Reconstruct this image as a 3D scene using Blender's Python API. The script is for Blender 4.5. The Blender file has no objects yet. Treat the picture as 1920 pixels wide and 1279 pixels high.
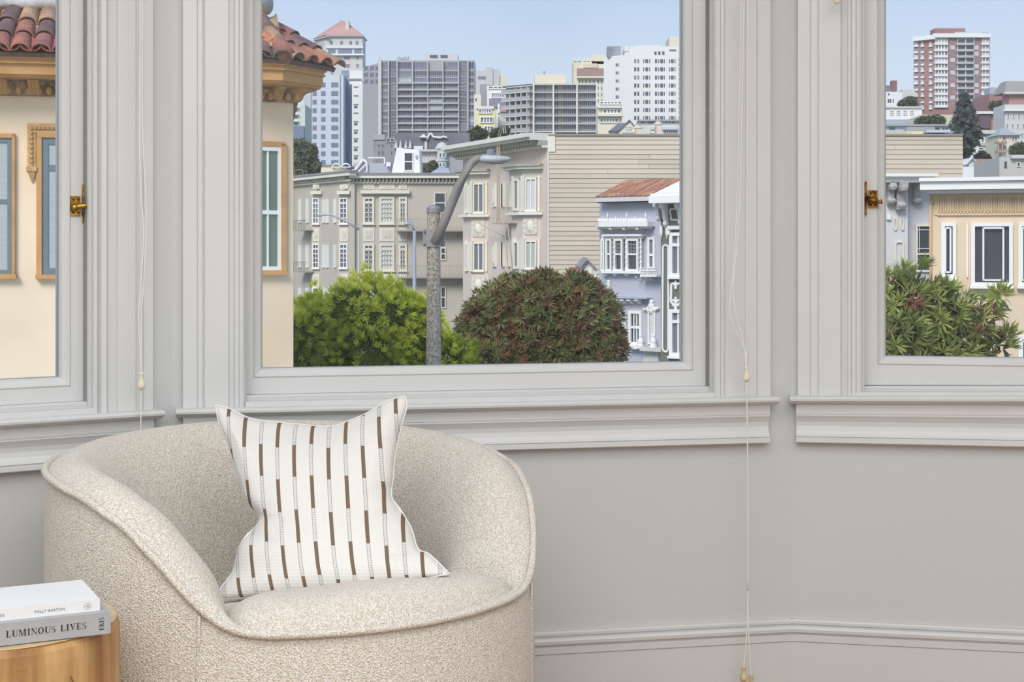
import bpy, bmesh, math, random
from math import sin, cos, tan, pi, radians, sqrt, atan2, floor, hypot
from mathutils import Vector, Matrix, noise
random.seed(7)
SC = bpy.context.scene
COL = SC.collection
# ------------------------------------------------------------ camera, sky, sun, added ceiling fill lights, exposure
F, CX, HY, HC = 2750.0, 960.0, 470.0, 1.16
cam = bpy.data.cameras.new('camera'); co = bpy.data.objects.new('camera', cam); COL.objects.link(co)
co.location = (0, 0, HC); co.rotation_euler = (pi/2, 0, 0)
cam.sensor_width = 36; cam.lens = F/1920*36; cam.shift_y = -(1279/2-HY)/1920
cam.clip_start = .05; cam.clip_end = 3000
SC.camera = co
SC.view_settings.view_transform = 'Standard'; SC.view_settings.look = 'None'
SC.view_settings.gamma = 1; SC.view_settings.use_curve_mapping = False
SC.view_settings.exposure = 0.0
w = bpy.data.worlds.new('sky'); SC.world = w; w.use_nodes = True
nt = w.node_tree; nt.nodes.clear()
o_ = nt.nodes.new('ShaderNodeOutputWorld'); bg = nt.nodes.new('ShaderNodeBackground')
tc = nt.nodes.new('ShaderNodeTexCoord'); sp = nt.nodes.new('ShaderNodeSeparateXYZ'); cr = nt.nodes.new('ShaderNodeValToRGB')
nt.links.new(tc.outputs['Generated'], sp.inputs[0]); nt.links.new(sp.outputs['Z'], cr.inputs[0])
def lin(c):
    return tuple((v/255/12.92 if v/255 <= .04045 else ((v/255+.055)/1.055)**2.4) for v in c)
e = cr.color_ramp.elements
e[0].position = 0.0; e[0].color = (*lin((226, 231, 239)), 1)
e[1].position = 1.0; e[1].color = (*lin((110, 155, 222)), 1)
for p, c in ((.06, (222, 231, 243)), (.12, (207, 223, 245)), (.19, (189, 211, 243)), (.45, (150, 188, 235))):
    k = e.new(p); k.color = (*lin(c), 1)
nt.links.new(cr.outputs[0], bg.inputs[0]); bg.inputs[1].default_value = 1.0
nt.links.new(bg.outputs[0], o_.inputs[0])
def light(kind, name, loc, energy, color, size=None, sizey=None, target=None, angle=None):
    l = bpy.data.lights.new(name, kind); o = bpy.data.objects.new(name, l); COL.objects.link(o)
    o.location = loc; l.energy = energy; l.color = color
    if size: l.shape = 'RECTANGLE'; l.size = size; l.size_y = sizey or size
    if angle is not None: l.angle = angle
    if target is not None:
        o.rotation_euler = (Vector(target)-Vector(loc)).to_track_quat('-Z', 'Y').to_euler()
    return o
light('SUN', 'sun', (-30, -40, 60), 2.9, (1, .94, .84), target=(0, 30, 0), angle=radians(25))
light('AREA', 'ceiling_panel_fill', (.3, -1.7, 3.06), 150, (.93, .97, 1), 4.6, 2.2, target=(.3, -1.6999, 0))  # added fill light, unseen, brightens the room from behind the camera
light('AREA', 'ceiling_fill', (0, .9, 3.06), 74, (.93, .97, 1), 3.6, 2.0, target=(0, .9001, 0))  # second added fill overhead, out of view, nearer the bay

# ------------------------------------------------------------ materials
MATS = {}
def mat(name, c, rough=.75, var=.05, vs=3.0, bump=0.0, bs=40.0, metal=0.0, spec=None, c2=None, c2s=1.5, coords='Object', stretch=None, bdist=.01):
    if name in MATS: return MATS[name]
    m = bpy.data.materials.new(name); m.use_nodes = True; n = m.node_tree.nodes; L = m.node_tree.links
    b = n['Principled BSDF']; b.inputs['Roughness'].default_value = rough; b.inputs['Metallic'].default_value = metal
    if spec is not None: b.inputs['Specular IOR Level'].default_value = spec
    t = n.new('ShaderNodeNewGeometry'); src = t.outputs['Position']
    if stretch:
        mp = n.new('ShaderNodeMapping'); mp.inputs['Scale'].default_value = stretch; L.new(src, mp.inputs[0]); src = mp.outputs[0]
    nz = n.new('ShaderNodeTexNoise'); nz.inputs['Scale'].default_value = vs; nz.inputs['Detail'].default_value = 4; L.new(src, nz.inputs['Vector'])
    mr = n.new('ShaderNodeMapRange'); mr.inputs[1].default_value = .3; mr.inputs[2].default_value = .7
    mr.inputs[3].default_value = 1-var; mr.inputs[4].default_value = 1+var; L.new(nz.outputs['Fac'], mr.inputs[0])
    cl = (*lin(c), 1)
    mx = n.new('ShaderNodeMix'); mx.data_type = 'RGBA'; mx.blend_type = 'MULTIPLY'; mx.inputs[0].default_value = 1
    mx.inputs[6].default_value = cl; L.new(mr.outputs[0], mx.inputs[7])
    if c2:
        n2 = n.new('ShaderNodeTexNoise'); n2.inputs['Scale'].default_value = c2s; n2.inputs['Detail'].default_value = 6; L.new(src, n2.inputs['Vector'])
        r2 = n.new('ShaderNodeMapRange'); r2.inputs[1].default_value = .42; r2.inputs[2].default_value = .62; L.new(n2.outputs['Fac'], r2.inputs[0])
        m2 = n.new('ShaderNodeMix'); m2.data_type = 'RGBA'; m2.inputs[6].default_value = cl; m2.inputs[7].default_value = (*lin(c2), 1)
        L.new(r2.outputs[0], m2.inputs[0]); L.new(m2.outputs[2], mx.inputs[6])
    L.new(mx.outputs[2], b.inputs['Base Color'])
    if bump:
        bz = n.new('ShaderNodeTexNoise'); bz.inputs['Scale'].default_value = bs; bz.inputs['Detail'].default_value = 3; L.new(src, bz.inputs['Vector'])
        bp = n.new('ShaderNodeBump'); bp.inputs['Strength'].default_value = bump; bp.inputs['Distance'].default_value = bdist
        L.new(bz.outputs['Fac'], bp.inputs['Height']); L.new(bp.outputs[0], b.inputs['Normal'])
    MATS[name] = m; return m
def glassy(name, c, rough=.08, spec=.9, coat=0.0):
    m = mat(name, c, rough, .12, .8, spec=spec); return m
def clear_glass(name):
    m = bpy.data.materials.new(name); m.use_nodes = True; n = m.node_tree.nodes; L = m.node_tree.links; n.clear()
    o = n.new('ShaderNodeOutputMaterial'); t = n.new('ShaderNodeBsdfTransparent'); g = n.new('ShaderNodeBsdfGlossy'); x = n.new('ShaderNodeMixShader')
    t.inputs[0].default_value = (.985, .99, .985, 1); g.inputs['Roughness'].default_value = .02
    f = n.new('ShaderNodeFresnel'); f.inputs[0].default_value = 1.35
    L.new(f.outputs[0], x.inputs[0]); L.new(t.outputs[0], x.inputs[1]); L.new(g.outputs[0], x.inputs[2]); L.new(x.outputs[0], o.inputs[0])
    return m
TRIM = mat('painted_trim', (216, 217, 217), .38, .02, 5, .05, 30)
WALLP = mat('wall_paint', (205, 206, 206), .7, .015, 2, .04, 60)
GLASS = clear_glass('window_glass')
DUST = mat('grimy_joint', (120, 112, 104), .9)

# ------------------------------------------------------------ builders
def wmat(o):
    m = o.matrix_basis.copy()
    return wmat(o.parent) @ m if o.parent else m
class MB:
    def __init__(s): s.v = []; s.f = []; s.mi = []; s.cur = 0; s.col = None; s.ccol = None
    def add(s, vs, fs):
        b = len(s.v); s.v += [tuple(p) for p in vs]
        for f in fs: s.f.append(tuple(b+i for i in f)); s.mi.append(s.cur)
        if s.col is not None: s.col += [s.ccol]*len(vs)
        return s
    def box(s, x0, x1, y0, y1, z0, z1):
        if x1 < x0: x0, x1 = x1, x0
        if y1 < y0: y0, y1 = y1, y0
        if z1 < z0: z0, z1 = z1, z0
        return s.add([(x0,y0,z0),(x1,y0,z0),(x1,y1,z0),(x0,y1,z0),(x0,y0,z1),(x1,y0,z1),(x1,y1,z1),(x0,y1,z1)],
                     [(0,3,2,1),(4,5,6,7),(0,1,5,4),(1,2,6,5),(2,3,7,6),(3,0,4,7)])
    def hexa(s, p):  # 8 points, bottom loop ccw then top loop
        return s.add(p, [(0,3,2,1),(4,5,6,7),(0,1,5,4),(1,2,6,5),(2,3,7,6),(3,0,4,7)])
    def prism(s, pts, z0, z1):  # plan polygon extruded up; z1 may be list
        n = len(pts)
        a = sum(pts[i][0]*pts[(i+1) % n][1]-pts[(i+1) % n][0]*pts[i][1] for i in range(n))
        if a < 0: pts = pts[::-1]
        return s.add([(x, y, z0) for x, y in pts]+[(x, y, z1) for x, y in pts],
                     [tuple(range(n-1, -1, -1)), tuple(range(n, 2*n))]+[(i, (i+1) % n, n+(i+1) % n, n+i) for i in range(n)])
    def sweep(s, rings, closed=True, caps=True):  # rings: list of equal-length point lists
        n = len(rings[0]); b = len(s.v); vs = [p for r in rings for p in r]; fs = []
        for k in range(len(rings)-1):
            for i in range(n if closed else n-1):
                j = (i+1) % n; fs.append((k*n+i, k*n+j, (k+1)*n+j, (k+1)*n+i))
        if caps and closed:
            fs.append(tuple(range(n-1, -1, -1))); fs.append(tuple(range((len(rings)-1)*n, len(rings)*n)))
        return s.add(vs, fs)
    def tube(s, path, r, n=8):
        path = [Vector(p) for p in path]; rings = []
        for i, p in enumerate(path):
            d = (path[min(i+1, len(path)-1)]-path[max(i-1, 0)]).normalized()
            up = Vector((0, 0, 1)) if abs(d.z) < .9 else Vector((0, 1, 0))
            a = d.cross(up).normalized(); b = d.cross(a); rr = r[i] if isinstance(r, (list, tuple)) else r
            rings.append([p+a*rr*cos(2*pi*k/n)+b*rr*sin(2*pi*k/n) for k in range(n)])
        return s.sweep(rings)
    def lathe(s, prof, c, n=20):
        rings = [[(c[0]+r*cos(2*pi*k/n), c[1]+r*sin(2*pi*k/n), c[2]+z) for k in range(n)] for r, z in prof]
        return s.sweep(rings)
    def ball(s, c, rx, ry=None, rz=None, n=10):
        ry = ry or rx; rz = rz or rx; rings = []
        for j in range(n//2+1):
            t = pi*j/(n//2)-pi/2; q = max(cos(t), .02)
            rings.append([(c[0]+rx*q*cos(2*pi*k/n), c[1]+ry*q*sin(2*pi*k/n), c[2]+rz*sin(t)) for k in range(n)])
        return s.sweep(rings)
    def build(s, name, m, parent=None, M=None, smooth=False, kind=None, world=True, label=None, fix=True):
        """vertices are given in frame M (world when None); stored in the parent's frame"""
        me = bpy.data.meshes.new(name)
        T = M.copy() if M is not None else Matrix()
        if parent is not None and world: T = wmat(parent).inverted() @ T
        vs = [tuple(T @ Vector(p)) for p in s.v]
        me.from_pydata(vs, [], s.f)
        for x in (m if isinstance(m, (list, tuple)) else [m]): me.materials.append(x)
        if any(s.mi): me.polygons.foreach_set('material_index', s.mi)
        if smooth: me.polygons.foreach_set('use_smooth', [True]*len(me.polygons))
        if s.col is not None:
            at = me.color_attributes.new('tint', 'FLOAT_COLOR', 'POINT')
            at.data.foreach_set('color', [x for c in s.col for x in (*c, 1)])
        me.update()
        if fix:
            bm = bmesh.new(); bm.from_mesh(me); bmesh.ops.recalc_face_normals(bm, faces=bm.faces); bm.to_mesh(me); bm.free()
        o = bpy.data.objects.new(name, me); COL.objects.link(o); o.parent = parent
        if kind: o['kind'] = kind
        if label: o['label'] = label
        return o
def tag(o, label, cat=None, group=None, kind=None):
    o['label'] = label
    if cat: o['category'] = cat
    if group: o['group'] = group
    if kind: o['kind'] = kind
    return o
def thing(name, label, cat, loc=(0, 0, 0), group=None, kind=None):
    o = bpy.data.objects.new(name, None); COL.objects.link(o); o.location = loc; o.empty_display_size = .1
    return tag(o, label, cat, group, kind)
def inst(o, loc, rz, parent, name=None):
    c = o.copy(); COL.objects.link(c); c.parent = parent; c.location = loc; c.rotation_euler = (0, 0, rz); return c
def pt(px, py, Y): return Vector(((px-CX)/F*Y, Y, HC-(py-HY)/F*Y))
class Plane:
    """vertical plane; u runs to the right, d towards the viewer. local frame: x=u, y=-d, z=z"""
    def __init__(s, px0, Y0, deg):
        s.a = radians(deg); s.O = Vector(((px0-CX)/F*Y0, Y0, 0)); s.U = Vector((cos(s.a), sin(s.a), 0)); s.N = Vector((sin(s.a), -cos(s.a), 0))
        s.M = Matrix.Translation(s.O) @ Matrix.Rotation(s.a, 4, 'Z')
    def u(s, px, d=0):
        k = (px-CX)/F; o = s.O+s.N*d
        return (k*o.y-o.x)/(s.U.x-k*s.U.y)
    def Y(s, px, d=0): return s.O.y+s.N.y*d+s.U.y*s.u(px, d)
    def z(s, px, py, d=0): return HC-(py-HY)/F*s.Y(px, d)
    def P(s, u, z, d=0): return s.O+s.U*u+s.N*d+Vector((0, 0, z))
    def xy(s, px, d=0): p = s.P(s.u(px, d), 0, d); return (p.x, p.y)
    def box(s, mb, px0, px1, py0, py1, d0, d1):
        pm = (px0+px1)/2
        return mb.box(s.u(px0, d1), s.u(px1, d1), -d1, -d0, s.z(pm, py1, d1), s.z(pm, py0, d1))
    def par(s, px, d):  # parallel plane
        q = Plane.__new__(Plane); q.a = s.a; q.U = s.U; q.N = s.N
        q.O = s.P(s.u(px, d), 0, d); q.M = Matrix.Translation(q.O) @ Matrix.Rotation(s.a, 4, 'Z'); return q
def vprofile(mb, pl, prof, z0, z1):  # prof (px,d) -> vertical moulding
    pts = [(pl.u(px, d), -d) for px, d in prof]
    mb.sweep([[(x, y, z) for x, y in pts] for z in (z0, z1)])
def hprofile(mb, pl, prof, u0, u1, zb, shear=None):  # prof (d,zrel)
    rings = []
    for u in (u0, u1):
        rings.append([(u, -d, zb+z+((shear(z)*(u-u0)) if shear else 0)) for d, z in prof])
    mb.sweep(rings)
# ------------------------------------------------------------ room shell and bay windows
YC = 1/((.3278+(1012-1484)*2.407e-5)/1.1957)
PC = Plane(1484, YC, 11.3)
YL = PC.Y(322)
PL = Plane(322, YL, 33.5)
PR = Plane(1484, YC, -10.8)
ZC = 3.1; ZH = 2.62
def struct(o, label=None):
    o['kind'] = 'structure'
    if label: o['label'] = label
    return o
def wall(name, pl, u0, u1, ou0, ou1, oz0, oz1, label, t=.12):
    mb = MB()
    mb.box(u0, ou0, 0, t, 0, ZC); mb.box(ou1, u1, 0, t, 0, ZC)
    mb.box(ou0, ou1, 0, t, 0, oz0); mb.box(ou0, ou1, 0, t, oz1, ZC)
    return struct(mb.build(name, WALLP, None, pl.M), label)
zs = HC-(746-470)/F*PC.Y(1400, .06)      # top of the stools
uCl, uCr = PC.u(461, -.03), PC.u(1323, -.03)
uRl, uRr = PR.u(1619, -.03), PR.u(1619, -.03)+.86
uLr = PL.u(155.5, -.03); uLl = uLr-.80
LW, RW = -1.55, 1.62
wall('wall_center', PC, PC.u(322)-.0, 0, uCl, uCr, zs+.02, ZH, 'pale grey middle wall of the bay below and around the widest window')
wall('wall_left', PL, LW, 0, uLl, uLr, zs+.02, ZH, 'pale grey left wall of the bay behind the armchair')
wall('wall_right', PR, 0, RW, uRl, uRr, zs+.02, ZH, 'pale grey right wall of the bay')
eL = PL.P(LW, 0); eR = PR.P(RW, 0)
def shellwall(name, a, b, label):
    d = Vector((b[0]-a[0], b[1]-a[1], 0)).normalized(); n = Vector((d.y, -d.x, 0))*.12
    mb = MB(); mb.prism([(a[0], a[1]), (b[0], b[1]), (b[0]+n.x, b[1]+n.y), (a[0]+n.x, a[1]+n.y)], 0, ZC)
    struct(mb.build(name, WALLP), label)
shellwall('wall_side_left', (-2.7, -3.0), (eL.x, eL.y), 'plain room wall left of the bay') if False else None
mb = MB(); mb.prism([(eL.x, eL.y), (-2.75, -3.0), (-2.87, -3.0), (eL.x-.12, eL.y)], 0, ZC); struct(mb.build('wall_west', WALLP), 'plain side wall of the room left of the bay')
mb = MB(); mb.prism([(eR.x, eR.y), (3.2, -3.0), (3.32, -3.0), (eR.x+.12, eR.y)], 0, ZC); struct(mb.build('wall_east', WALLP), 'plain side wall of the room right of the bay')
mb = MB(); mb.box(-2.87, 3.32, -3.12, -3.0, 0, ZC); struct(mb.build('wall_back', WALLP), 'plain rear wall of the room behind the viewer')
WOOD = mat('oak_floor', (172, 140, 108), .4, .12, 6, c2=(148, 114, 84), c2s=2, stretch=(9, 1, 1))
cl = PC.P(PC.u(322), 0)
plan = [(-2.75, -3.0), (3.2, -3.0), (eR.x, eR.y), (PC.O.x, PC.O.y), (cl.x, cl.y), (eL.x, eL.y)]
plo = [(-2.87, -3.12), (3.32, -3.12), (eR.x+.12, eR.y+.12), (PC.O.x, PC.O.y+.13), (cl.x, cl.y+.13), (eL.x-.12, eL.y+.12)]
mb = MB(); mb.prism(plo, -.05, -.004); fl = struct(mb.build('floor', WOOD), 'warm oak board floor of the room')
mb = MB(); mb.prism(plo, ZC, ZC+.1); struct(mb.build('ceiling', mat('ceiling_paint', (236, 235, 232), .8)), 'white flat ceiling of the room')
# floor boards laid as planks
BW = .11; k = 0; xs0 = -2.75
proto = {}
while xs0+k*BW < 3.2:
    x0 = xs0+k*BW; x1 = min(x0+BW-.002, 3.2)
    # far end follows the bay walls
    def yend(x):
        ps = [(-2.75, eL.y-.4)]+[(eL.x, eL.y), (cl.x, cl.y), (PC.O.x, PC.O.y), (eR.x, eR.y), (3.2, eR.y-.3)]
        if x <= eL.x: return -3+(eL.y+3)*max(0, (x+2.75)/(eL.x+2.75))
        if x >= eR.x: return -3+(eR.y+3)*max(0, (3.2-x)/(3.2-eR.x))
        for a, b in zip(ps[1:4], ps[2:5]):
            if a[0] <= x <= b[0]: return a[1]+(b[1]-a[1])*(x-a[0])/(b[0]-a[0])
        return 0
    y1 = min(yend(x0+.001), yend(x1-.001))
    if y1 > -2.8:
        mb = MB(); mb.box(x0, x1, -3, y1, -.006, 0); mb.build('plank', WOOD, fl)
    k += 1

def ogee_set(name_i, pl, pxs, left, right, cord_side, shear=None, lab=''):
    """stool, apron for one window; left/right = u of apron ends"""
    root = thing('window_%d' % name_i, lab, 'window', pl.P((left+right)/2, zs), kind='structure')
    del root['category']
    nose = [(0, 0), (.045, 0), (.054, -.0015), (.060, -.006), (.059, -.011), (.052, -.0145), (.045, -.016), (.040, -.0195), (.032, -.022), (0, -.022)]
    apr = [(0, -.0222), (.030, -.0222), (.030, -.046), (.0275, -.0475), (.0275, -.0495), (.031, -.051), (.026, -.058), (.0205, -.067), (.018, -.078),
           (.0195, -.089), (.025, -.098), (.031, -.1035), (.0275, -.105), (.0275, -.107), (.031, -.109), (.031, -.118), (.027, -.1205), (0, -.1205)]
    mb = MB(); hprofile(mb, pl, nose, left-.016, right+.016, zs, shear); mb.build('window_stool', TRIM, root, pl.M)
    mb = MB(); hprofile(mb, pl, apr, left, right, zs, shear); mb.build('apron', TRIM, root, pl.M)
    return root
def casing(root, pl, prof, z0):
    mb = MB(); vprofile(mb, pl, prof, z0, ZH+.02); mb.build('casing', TRIM, root, pl.M)
def head(root, pl, u0, u1):
    mb = MB(); hprofile(mb, pl, [(0, 0), (.02, 0), (.026, .02), (.02, .03), (.02, .1), (.035, .12), (.05, .13), (.05, .14), (0, .14)], u0, u1, ZH+.02)
    mb.build('head_casing', TRIM, root, pl.M)
def sash(root, pl, u0, u1, st_l, st_r, zb, zg, shear=0):
    """sash plane front at d=-.03, glass at -.052. st = stile widths incl. bevel; zb bottom, zg glass bottom"""
    f, g, bk = -.030, -.050, -.075
    zt = ZH-.005; bt = zt-.075
    gl, gr = u0+st_l, u1-st_r
    bw = .018
    def rail(a0, a1, ring):
        mb.sweep(ring)
    mb = MB()
    def member(p0, p1, inw, face, k0=0, k1=0):
        pass
    # four mitred members; each swept between corners: outer edge, flat, bevel ridge, glass edge
    offs = lambda t: [(t[0], f), (t[1], f), (t[2], f+.004), (t[3], f-.002), (t[4], f-.010), (t[5], g), (t[5], bk), (t[0], bk)]
    corners = []
    Lx = [u0, gl-bw-.004, gl-bw, gl-bw+.005, gl-.004, gl]; Rx = [u1, gr+bw+.004, gr+bw, gr+bw-.005, gr+.004, gr]
    Bz = [zb, zg-bw-.004, zg-bw, zg-bw+.005, zg-.004, zg]; Tz = [zt, bt+bw+.004, bt+bw, bt+bw-.005, bt+.004, bt]
    dd = [f, f, f+.004, f-.002, f-.010, g]
    rings = []
    for xs, zz, s in ((Lx, Bz, 0), (Rx, Bz, 1), (Rx, Tz, 0), (Lx, Tz, 0)):
        r = [(xs[i], -dd[i], zz[i]+(shear*(u1-u0) if s and i == 0 else 0)) for i in range(6)]
        r += [(xs[5], -bk, zz[5]), (xs[0], -bk, zz[0]+(shear*(u1-u0) if s else 0))]
        rings.append(r)
    rings.append(rings[0])
    mb.sweep(rings, caps=False)
    so = mb.build('sash', TRIM, root, pl.M)
    mb = MB(); mb.box(gl-.003, gr+.003, -(g-.004), -(g-.008), zg-.003, bt+.003)
    mb.build('glass_pane', GLASS, so, pl.M)
    mb = MB()
    for a, b, c_, d_ in ((gl-.001, gl+.0015, zg, bt), (gr-.0015, gr+.001, zg, bt)):
        mb.box(a, b, -(g+.0005), -(g-.004), c_, d_)
    mb.box(gl, gr, -(g+.0005), -(g-.004), zg-.001, zg+.001)
    mb.build('glazing_putty', mat('putty', (150, 150, 150), .8), so, pl.M)
def ledge(root, pl, u0, u1, u0i, u1i, shear=0):
    """inner sill steps behind the stool"""
    for (a, b, d0, d1, h) in ((u0, u1, -.002, .030, .011), (u0i, u1i, -.09, -.002, .0235)):
        mb = MB()
        mb.sweep([[(u, -d0, zs-.004), (u, -d1, zs-.004), (u, -d1, zs+h-.002+s_), (u, -d1+.002, zs+h+s_), (u, -d0, zs+h+s_)] for u, s_ in ((a, 0), (b, shear*(b-a)))])
        mb.build('sill_ledge', TRIM, root, pl.M)
def jambs(root, pl, u0, u1):
    for a, b in ((u0-.02, u0), (u1, u1+.02)):
        mb = MB(); mb.box(a, b, -.012, .12, zs-.02, ZH+.01); mb.build('jamb', TRIM, root, pl.M)
    mb = MB(); mb.box(u0, u1, -.012, .12, ZH, ZH+.02); mb.build('jamb_head', TRIM, root, pl.M)

# --- middle window
w2 = ogee_set(2, PC, None, PC.u(343.5, .03), PC.u(1444, .03), None, None, 'widest white-painted bay window, in the middle behind the armchair')
casing(w2, PC, [(343.3, 0), (343.3, .022), (369, .022), (371.5, .016), (379, .016), (382, .023), (385, .019), (428, .018), (431, .027), (438, .031), (441, .024), (447, .025), (450, .033), (455, .033), (458.5, .028), (460.5, .02), (461, 0)], zs)
casing(w2, PC, [(1336.5, 0), (1336.5, .024), (1339, .031), (1341, .026), (1346, .031), (1350, .031), (1352, .023), (1357, .024), (1360, .019), (1395, .018), (1403, .014), (1418, .015), (1421, .022), (1444.8, .022), (1445.4, 0)], zs)
head(w2, PC, PC.u(343), PC.u(1446))
sash(w2, PC, uCl, uCr, PC.u(491, -.05)-uCl, uCr-PC.u(1279.5, -.05), zs+.024, PC.z(880, 684.5, -.05))
ledge(w2, PC, PC.u(459.5, .02), PC.u(1338, .02), uCl, uCr)
jambs(w2, PC, uCl, uCr)
# --- left window
w1 = ogee_set(1, PL, None, LW+.12, PL.u(289, .03), None, None, 'white-painted bay window on the left with brass catch, facing the cream house')
casing(w1, PL, [(173.5, 0), (173.5, .026), (176, .031), (182, .031), (184, .024), (187, .030), (190, .024), (196, .028), (200, .031), (203, .022), (218, .020), (221, .018), (254, .018), (257, .014), (262, .022), (267, .022), (270, .017), (287, .017), (287.6, 0)], zs)
mb = MB(); mb.box(LW+.13, uLl-.01, -.022, 0, zs, ZH+.02); mb.build('casing', TRIM, w1, PL.M)
head(w1, PL, LW+.12, PL.u(288))
sash(w1, PL, uLl, uLr, .06, uLr-PL.u(110, -.05), zs+.024, PL.z(50, 709.5, -.05))
ledge(w1, PL, uLl-.01, PL.u(175, .02), uLl, uLr)
jambs(w1, PL, uLl, uLr)
# --- right window
shr = lambda z: .019+z/.12*.015
w3 = ogee_set(3, PR, None, PR.u(1493, .03), RW-.12, None, shr, 'white-painted bay window on the right with rusty brass catch')
casing(w3, PR, [(1496, 0), (1496, .022), (1518, .022), (1521, .015), (1532, .015), (1536, .020), (1576, .019), (1579, .026), (1588, .031), (1590.5, .025), (1595, .026), (1598, .033), (1604, .033), (1606, .024), (1612, .022), (1615.5, .026), (1617.5, .02), (1618, 0)], zs)
mb = MB(); mb.box(uRr+.01, RW-.13, -.022, 0, zs+.01, ZH+.02); mb.build('casing', TRIM, w3, PR.M)
head(w3, PR, PR.u(1496), RW-.12)
sash(w3, PR, uRl, uRr, PR.u(1660, -.05)-uRl, .06, PR.z(1622, 722, -.03), PR.z(1800, 669.3, -.05), .017)
ledge(w3, PR, PR.u(1604, .02), uRr+.01, uRl, uRr, .018)
jambs(w3, PR, uRl, uRr)
# --- catches
BRASS = mat('aged_brass', (196, 158, 74), .32, .25, 60, metal=1, c2=(140, 104, 50), c2s=50)
RUST = mat('tarnished_brass', (158, 112, 46), .45, .4, 90, metal=.8, c2=(84, 50, 28), c2s=70)
HOLE = mat('screw_slot', (50, 38, 26), .7)
def catch(root, pl, px0, px1, py0, py1, kx, ky0, ky1, m, lab, lev):
    f = -.030
    mb = MB(); pl.box(mb, px0, px1, py0, py1, f-.002, f+.004)
    c = mb.build('sash_catch', m, root, pl.M, label=lab)
    cxp, cyp = (px0+px1)/2, (py0+py1)/2
    mb = MB()
    for ax in (.26, .74):
        for ay in (.17, .83):
            q = pl.P(pl.u(px0+(px1-px0)*ax, f), pl.z(cxp, py0+(py1-py0)*ay, f), f+.0042); mb.ball(q, .0026)
    mb.build('screw', HOLE, c)
    mb = MB(); path = [pl.P(pl.u(a, d), pl.z(a, b, d), d) for a, b, d in lev]
    mb.tube(path, [.006, .0075, .006, .005, .0062][:len(path)], 10); mb.ball(path[0], .0095, n=12); mb.build('lever', m, c, smooth=True)
    mb = MB(); pl.box(mb, kx-4.5, kx+4.5, ky0, ky1, f-.004, f+.012)
    kp = mb.build('keeper_plate', m, c, pl.M)
catch(w1, PL, 132, 150.5, 368, 405, 160.5, 346, 417, BRASS, 'polished brass window catch', [(140, 389, -.018), (146, 388, -.012), (154, 386, -.008), (161, 385, -.006), (164, 388, -.004)])
catch(w3, PR, 1628, 1645.5, 357, 390, 1621, 341, 402, RUST, 'rusty brass window catch', [(1634, 376, -.018), (1628, 372, -.012), (1638, 376, -.008), (1648, 379, -.004), (1654, 378, -.002)])
# --- baseboards
BB = [(0, .213), (.011, .213), (.013, .209), (.013, .2025), (.0085, .2005), (.0085, .1985), (.015, .196), (.019, .190), (.018, .182), (.012, .1775), (.0095, .174), (.014, .172), (.014, .158), (.0105, .155), (.0105, 0), (0, 0)]
for nm, pl, a, b, lb in (('baseboard_center', PC, PC.u(322), 0, 'moulded white baseboard under the middle window'), ('baseboard_right', PR, 0, RW, 'moulded white baseboard under the right window'), ('baseboard_left', PL, LW, 0, 'moulded white baseboard behind the armchair')):
    mb = MB(); hprofile(mb, pl, BB, a, b, 0); struct(mb.build(nm, mat('baseboard_paint', (212, 212, 211), .45, .02, 4), None, pl.M), lb)

# ------------------------------------------------------------ blind cords
CORD = mat('white_cord', (236, 233, 224), .7)
IVORY = mat('ivory_pull', (232, 224, 203), .4, .05, 40)
PALEWOOD = mat('pale_wood_pull', (214, 192, 150), .5, .15, 60)
TPROF = [(.0015, 0), (.0068, -.001), (.0072, -.004), (.0052, -.008), (.0050, -.016), (.0075, -.023), (.0092, -.029), (.0080, -.035), (.0045, -.0385), (.001, -.039)]
def cordset(label, pl, d, strands, pulls, group=None):
    loc = pl.P(pl.u(strands[0][0][0], d), pl.z(strands[0][0][0], strands[0][0][1], d), d)
    t = thing('blind_cord', label, 'blind cord', loc, group)
    for st in strands:
        path = []
        P = [pl.P(pl.u(a, d), pl.z(a, b, d), d) for a, b in st]
        for i in range(len(P)-1):
            p0 = P[max(i-1, 0)]; p1 = P[i]; p2 = P[i+1]; p3 = P[min(i+2, len(P)-1)]
            for j in range(6):
                s = j/6; path.append(.5*((2*p1)+(p2-p0)*s+(2*p0-5*p1+4*p2-p3)*s*s+(3*p1-p0-3*p2+p3)*s**3))
        path.append(P[-1])
        mb = MB(); mb.tube(path, .0016, 6); mb.build('cord', CORD, t, smooth=True)
    for a, b, m, s in pulls:
        q = pl.P(pl.u(a, d), pl.z(a, b, d), d); mb = MB(); mb.lathe([(r*s, z*s) for r, z in TPROF], q, 16)
        mb.build('cord_pull', m, t, smooth=True)
    return t
cordset('looped white blind cord with three pulls hanging right of the middle window', PC, .075,
        [[(1391, -560), (1390, -200), (1390, 0), (1385, 250), (1381, 400), (1374, 520), (1368, 585), (1383, 628), (1398, 662), (1399.5, 690)],
         [(1397, -560), (1396, -200), (1395, 0), (1390, 250), (1386, 400), (1375, 545), (1384, 605), (1394, 645), (1399.5, 690)],
         [(1403, -560), (1402, 0), (1401, 400), (1400.5, 690)],
         [(1400, 715), (1402, 900), (1402, 1108)],
         [(1402, 1108), (1401, 1170), (1398, 1215), (1394.5, 1249)],
         [(1402, 1108), (1403, 1170), (1406, 1230), (1408.5, 1267)]],
        [(1399.5, 687, IVORY, 1), (1394.5, 1248, PALEWOOD, 1.05), (1408.5, 1266, PALEWOOD, 1)])
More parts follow.
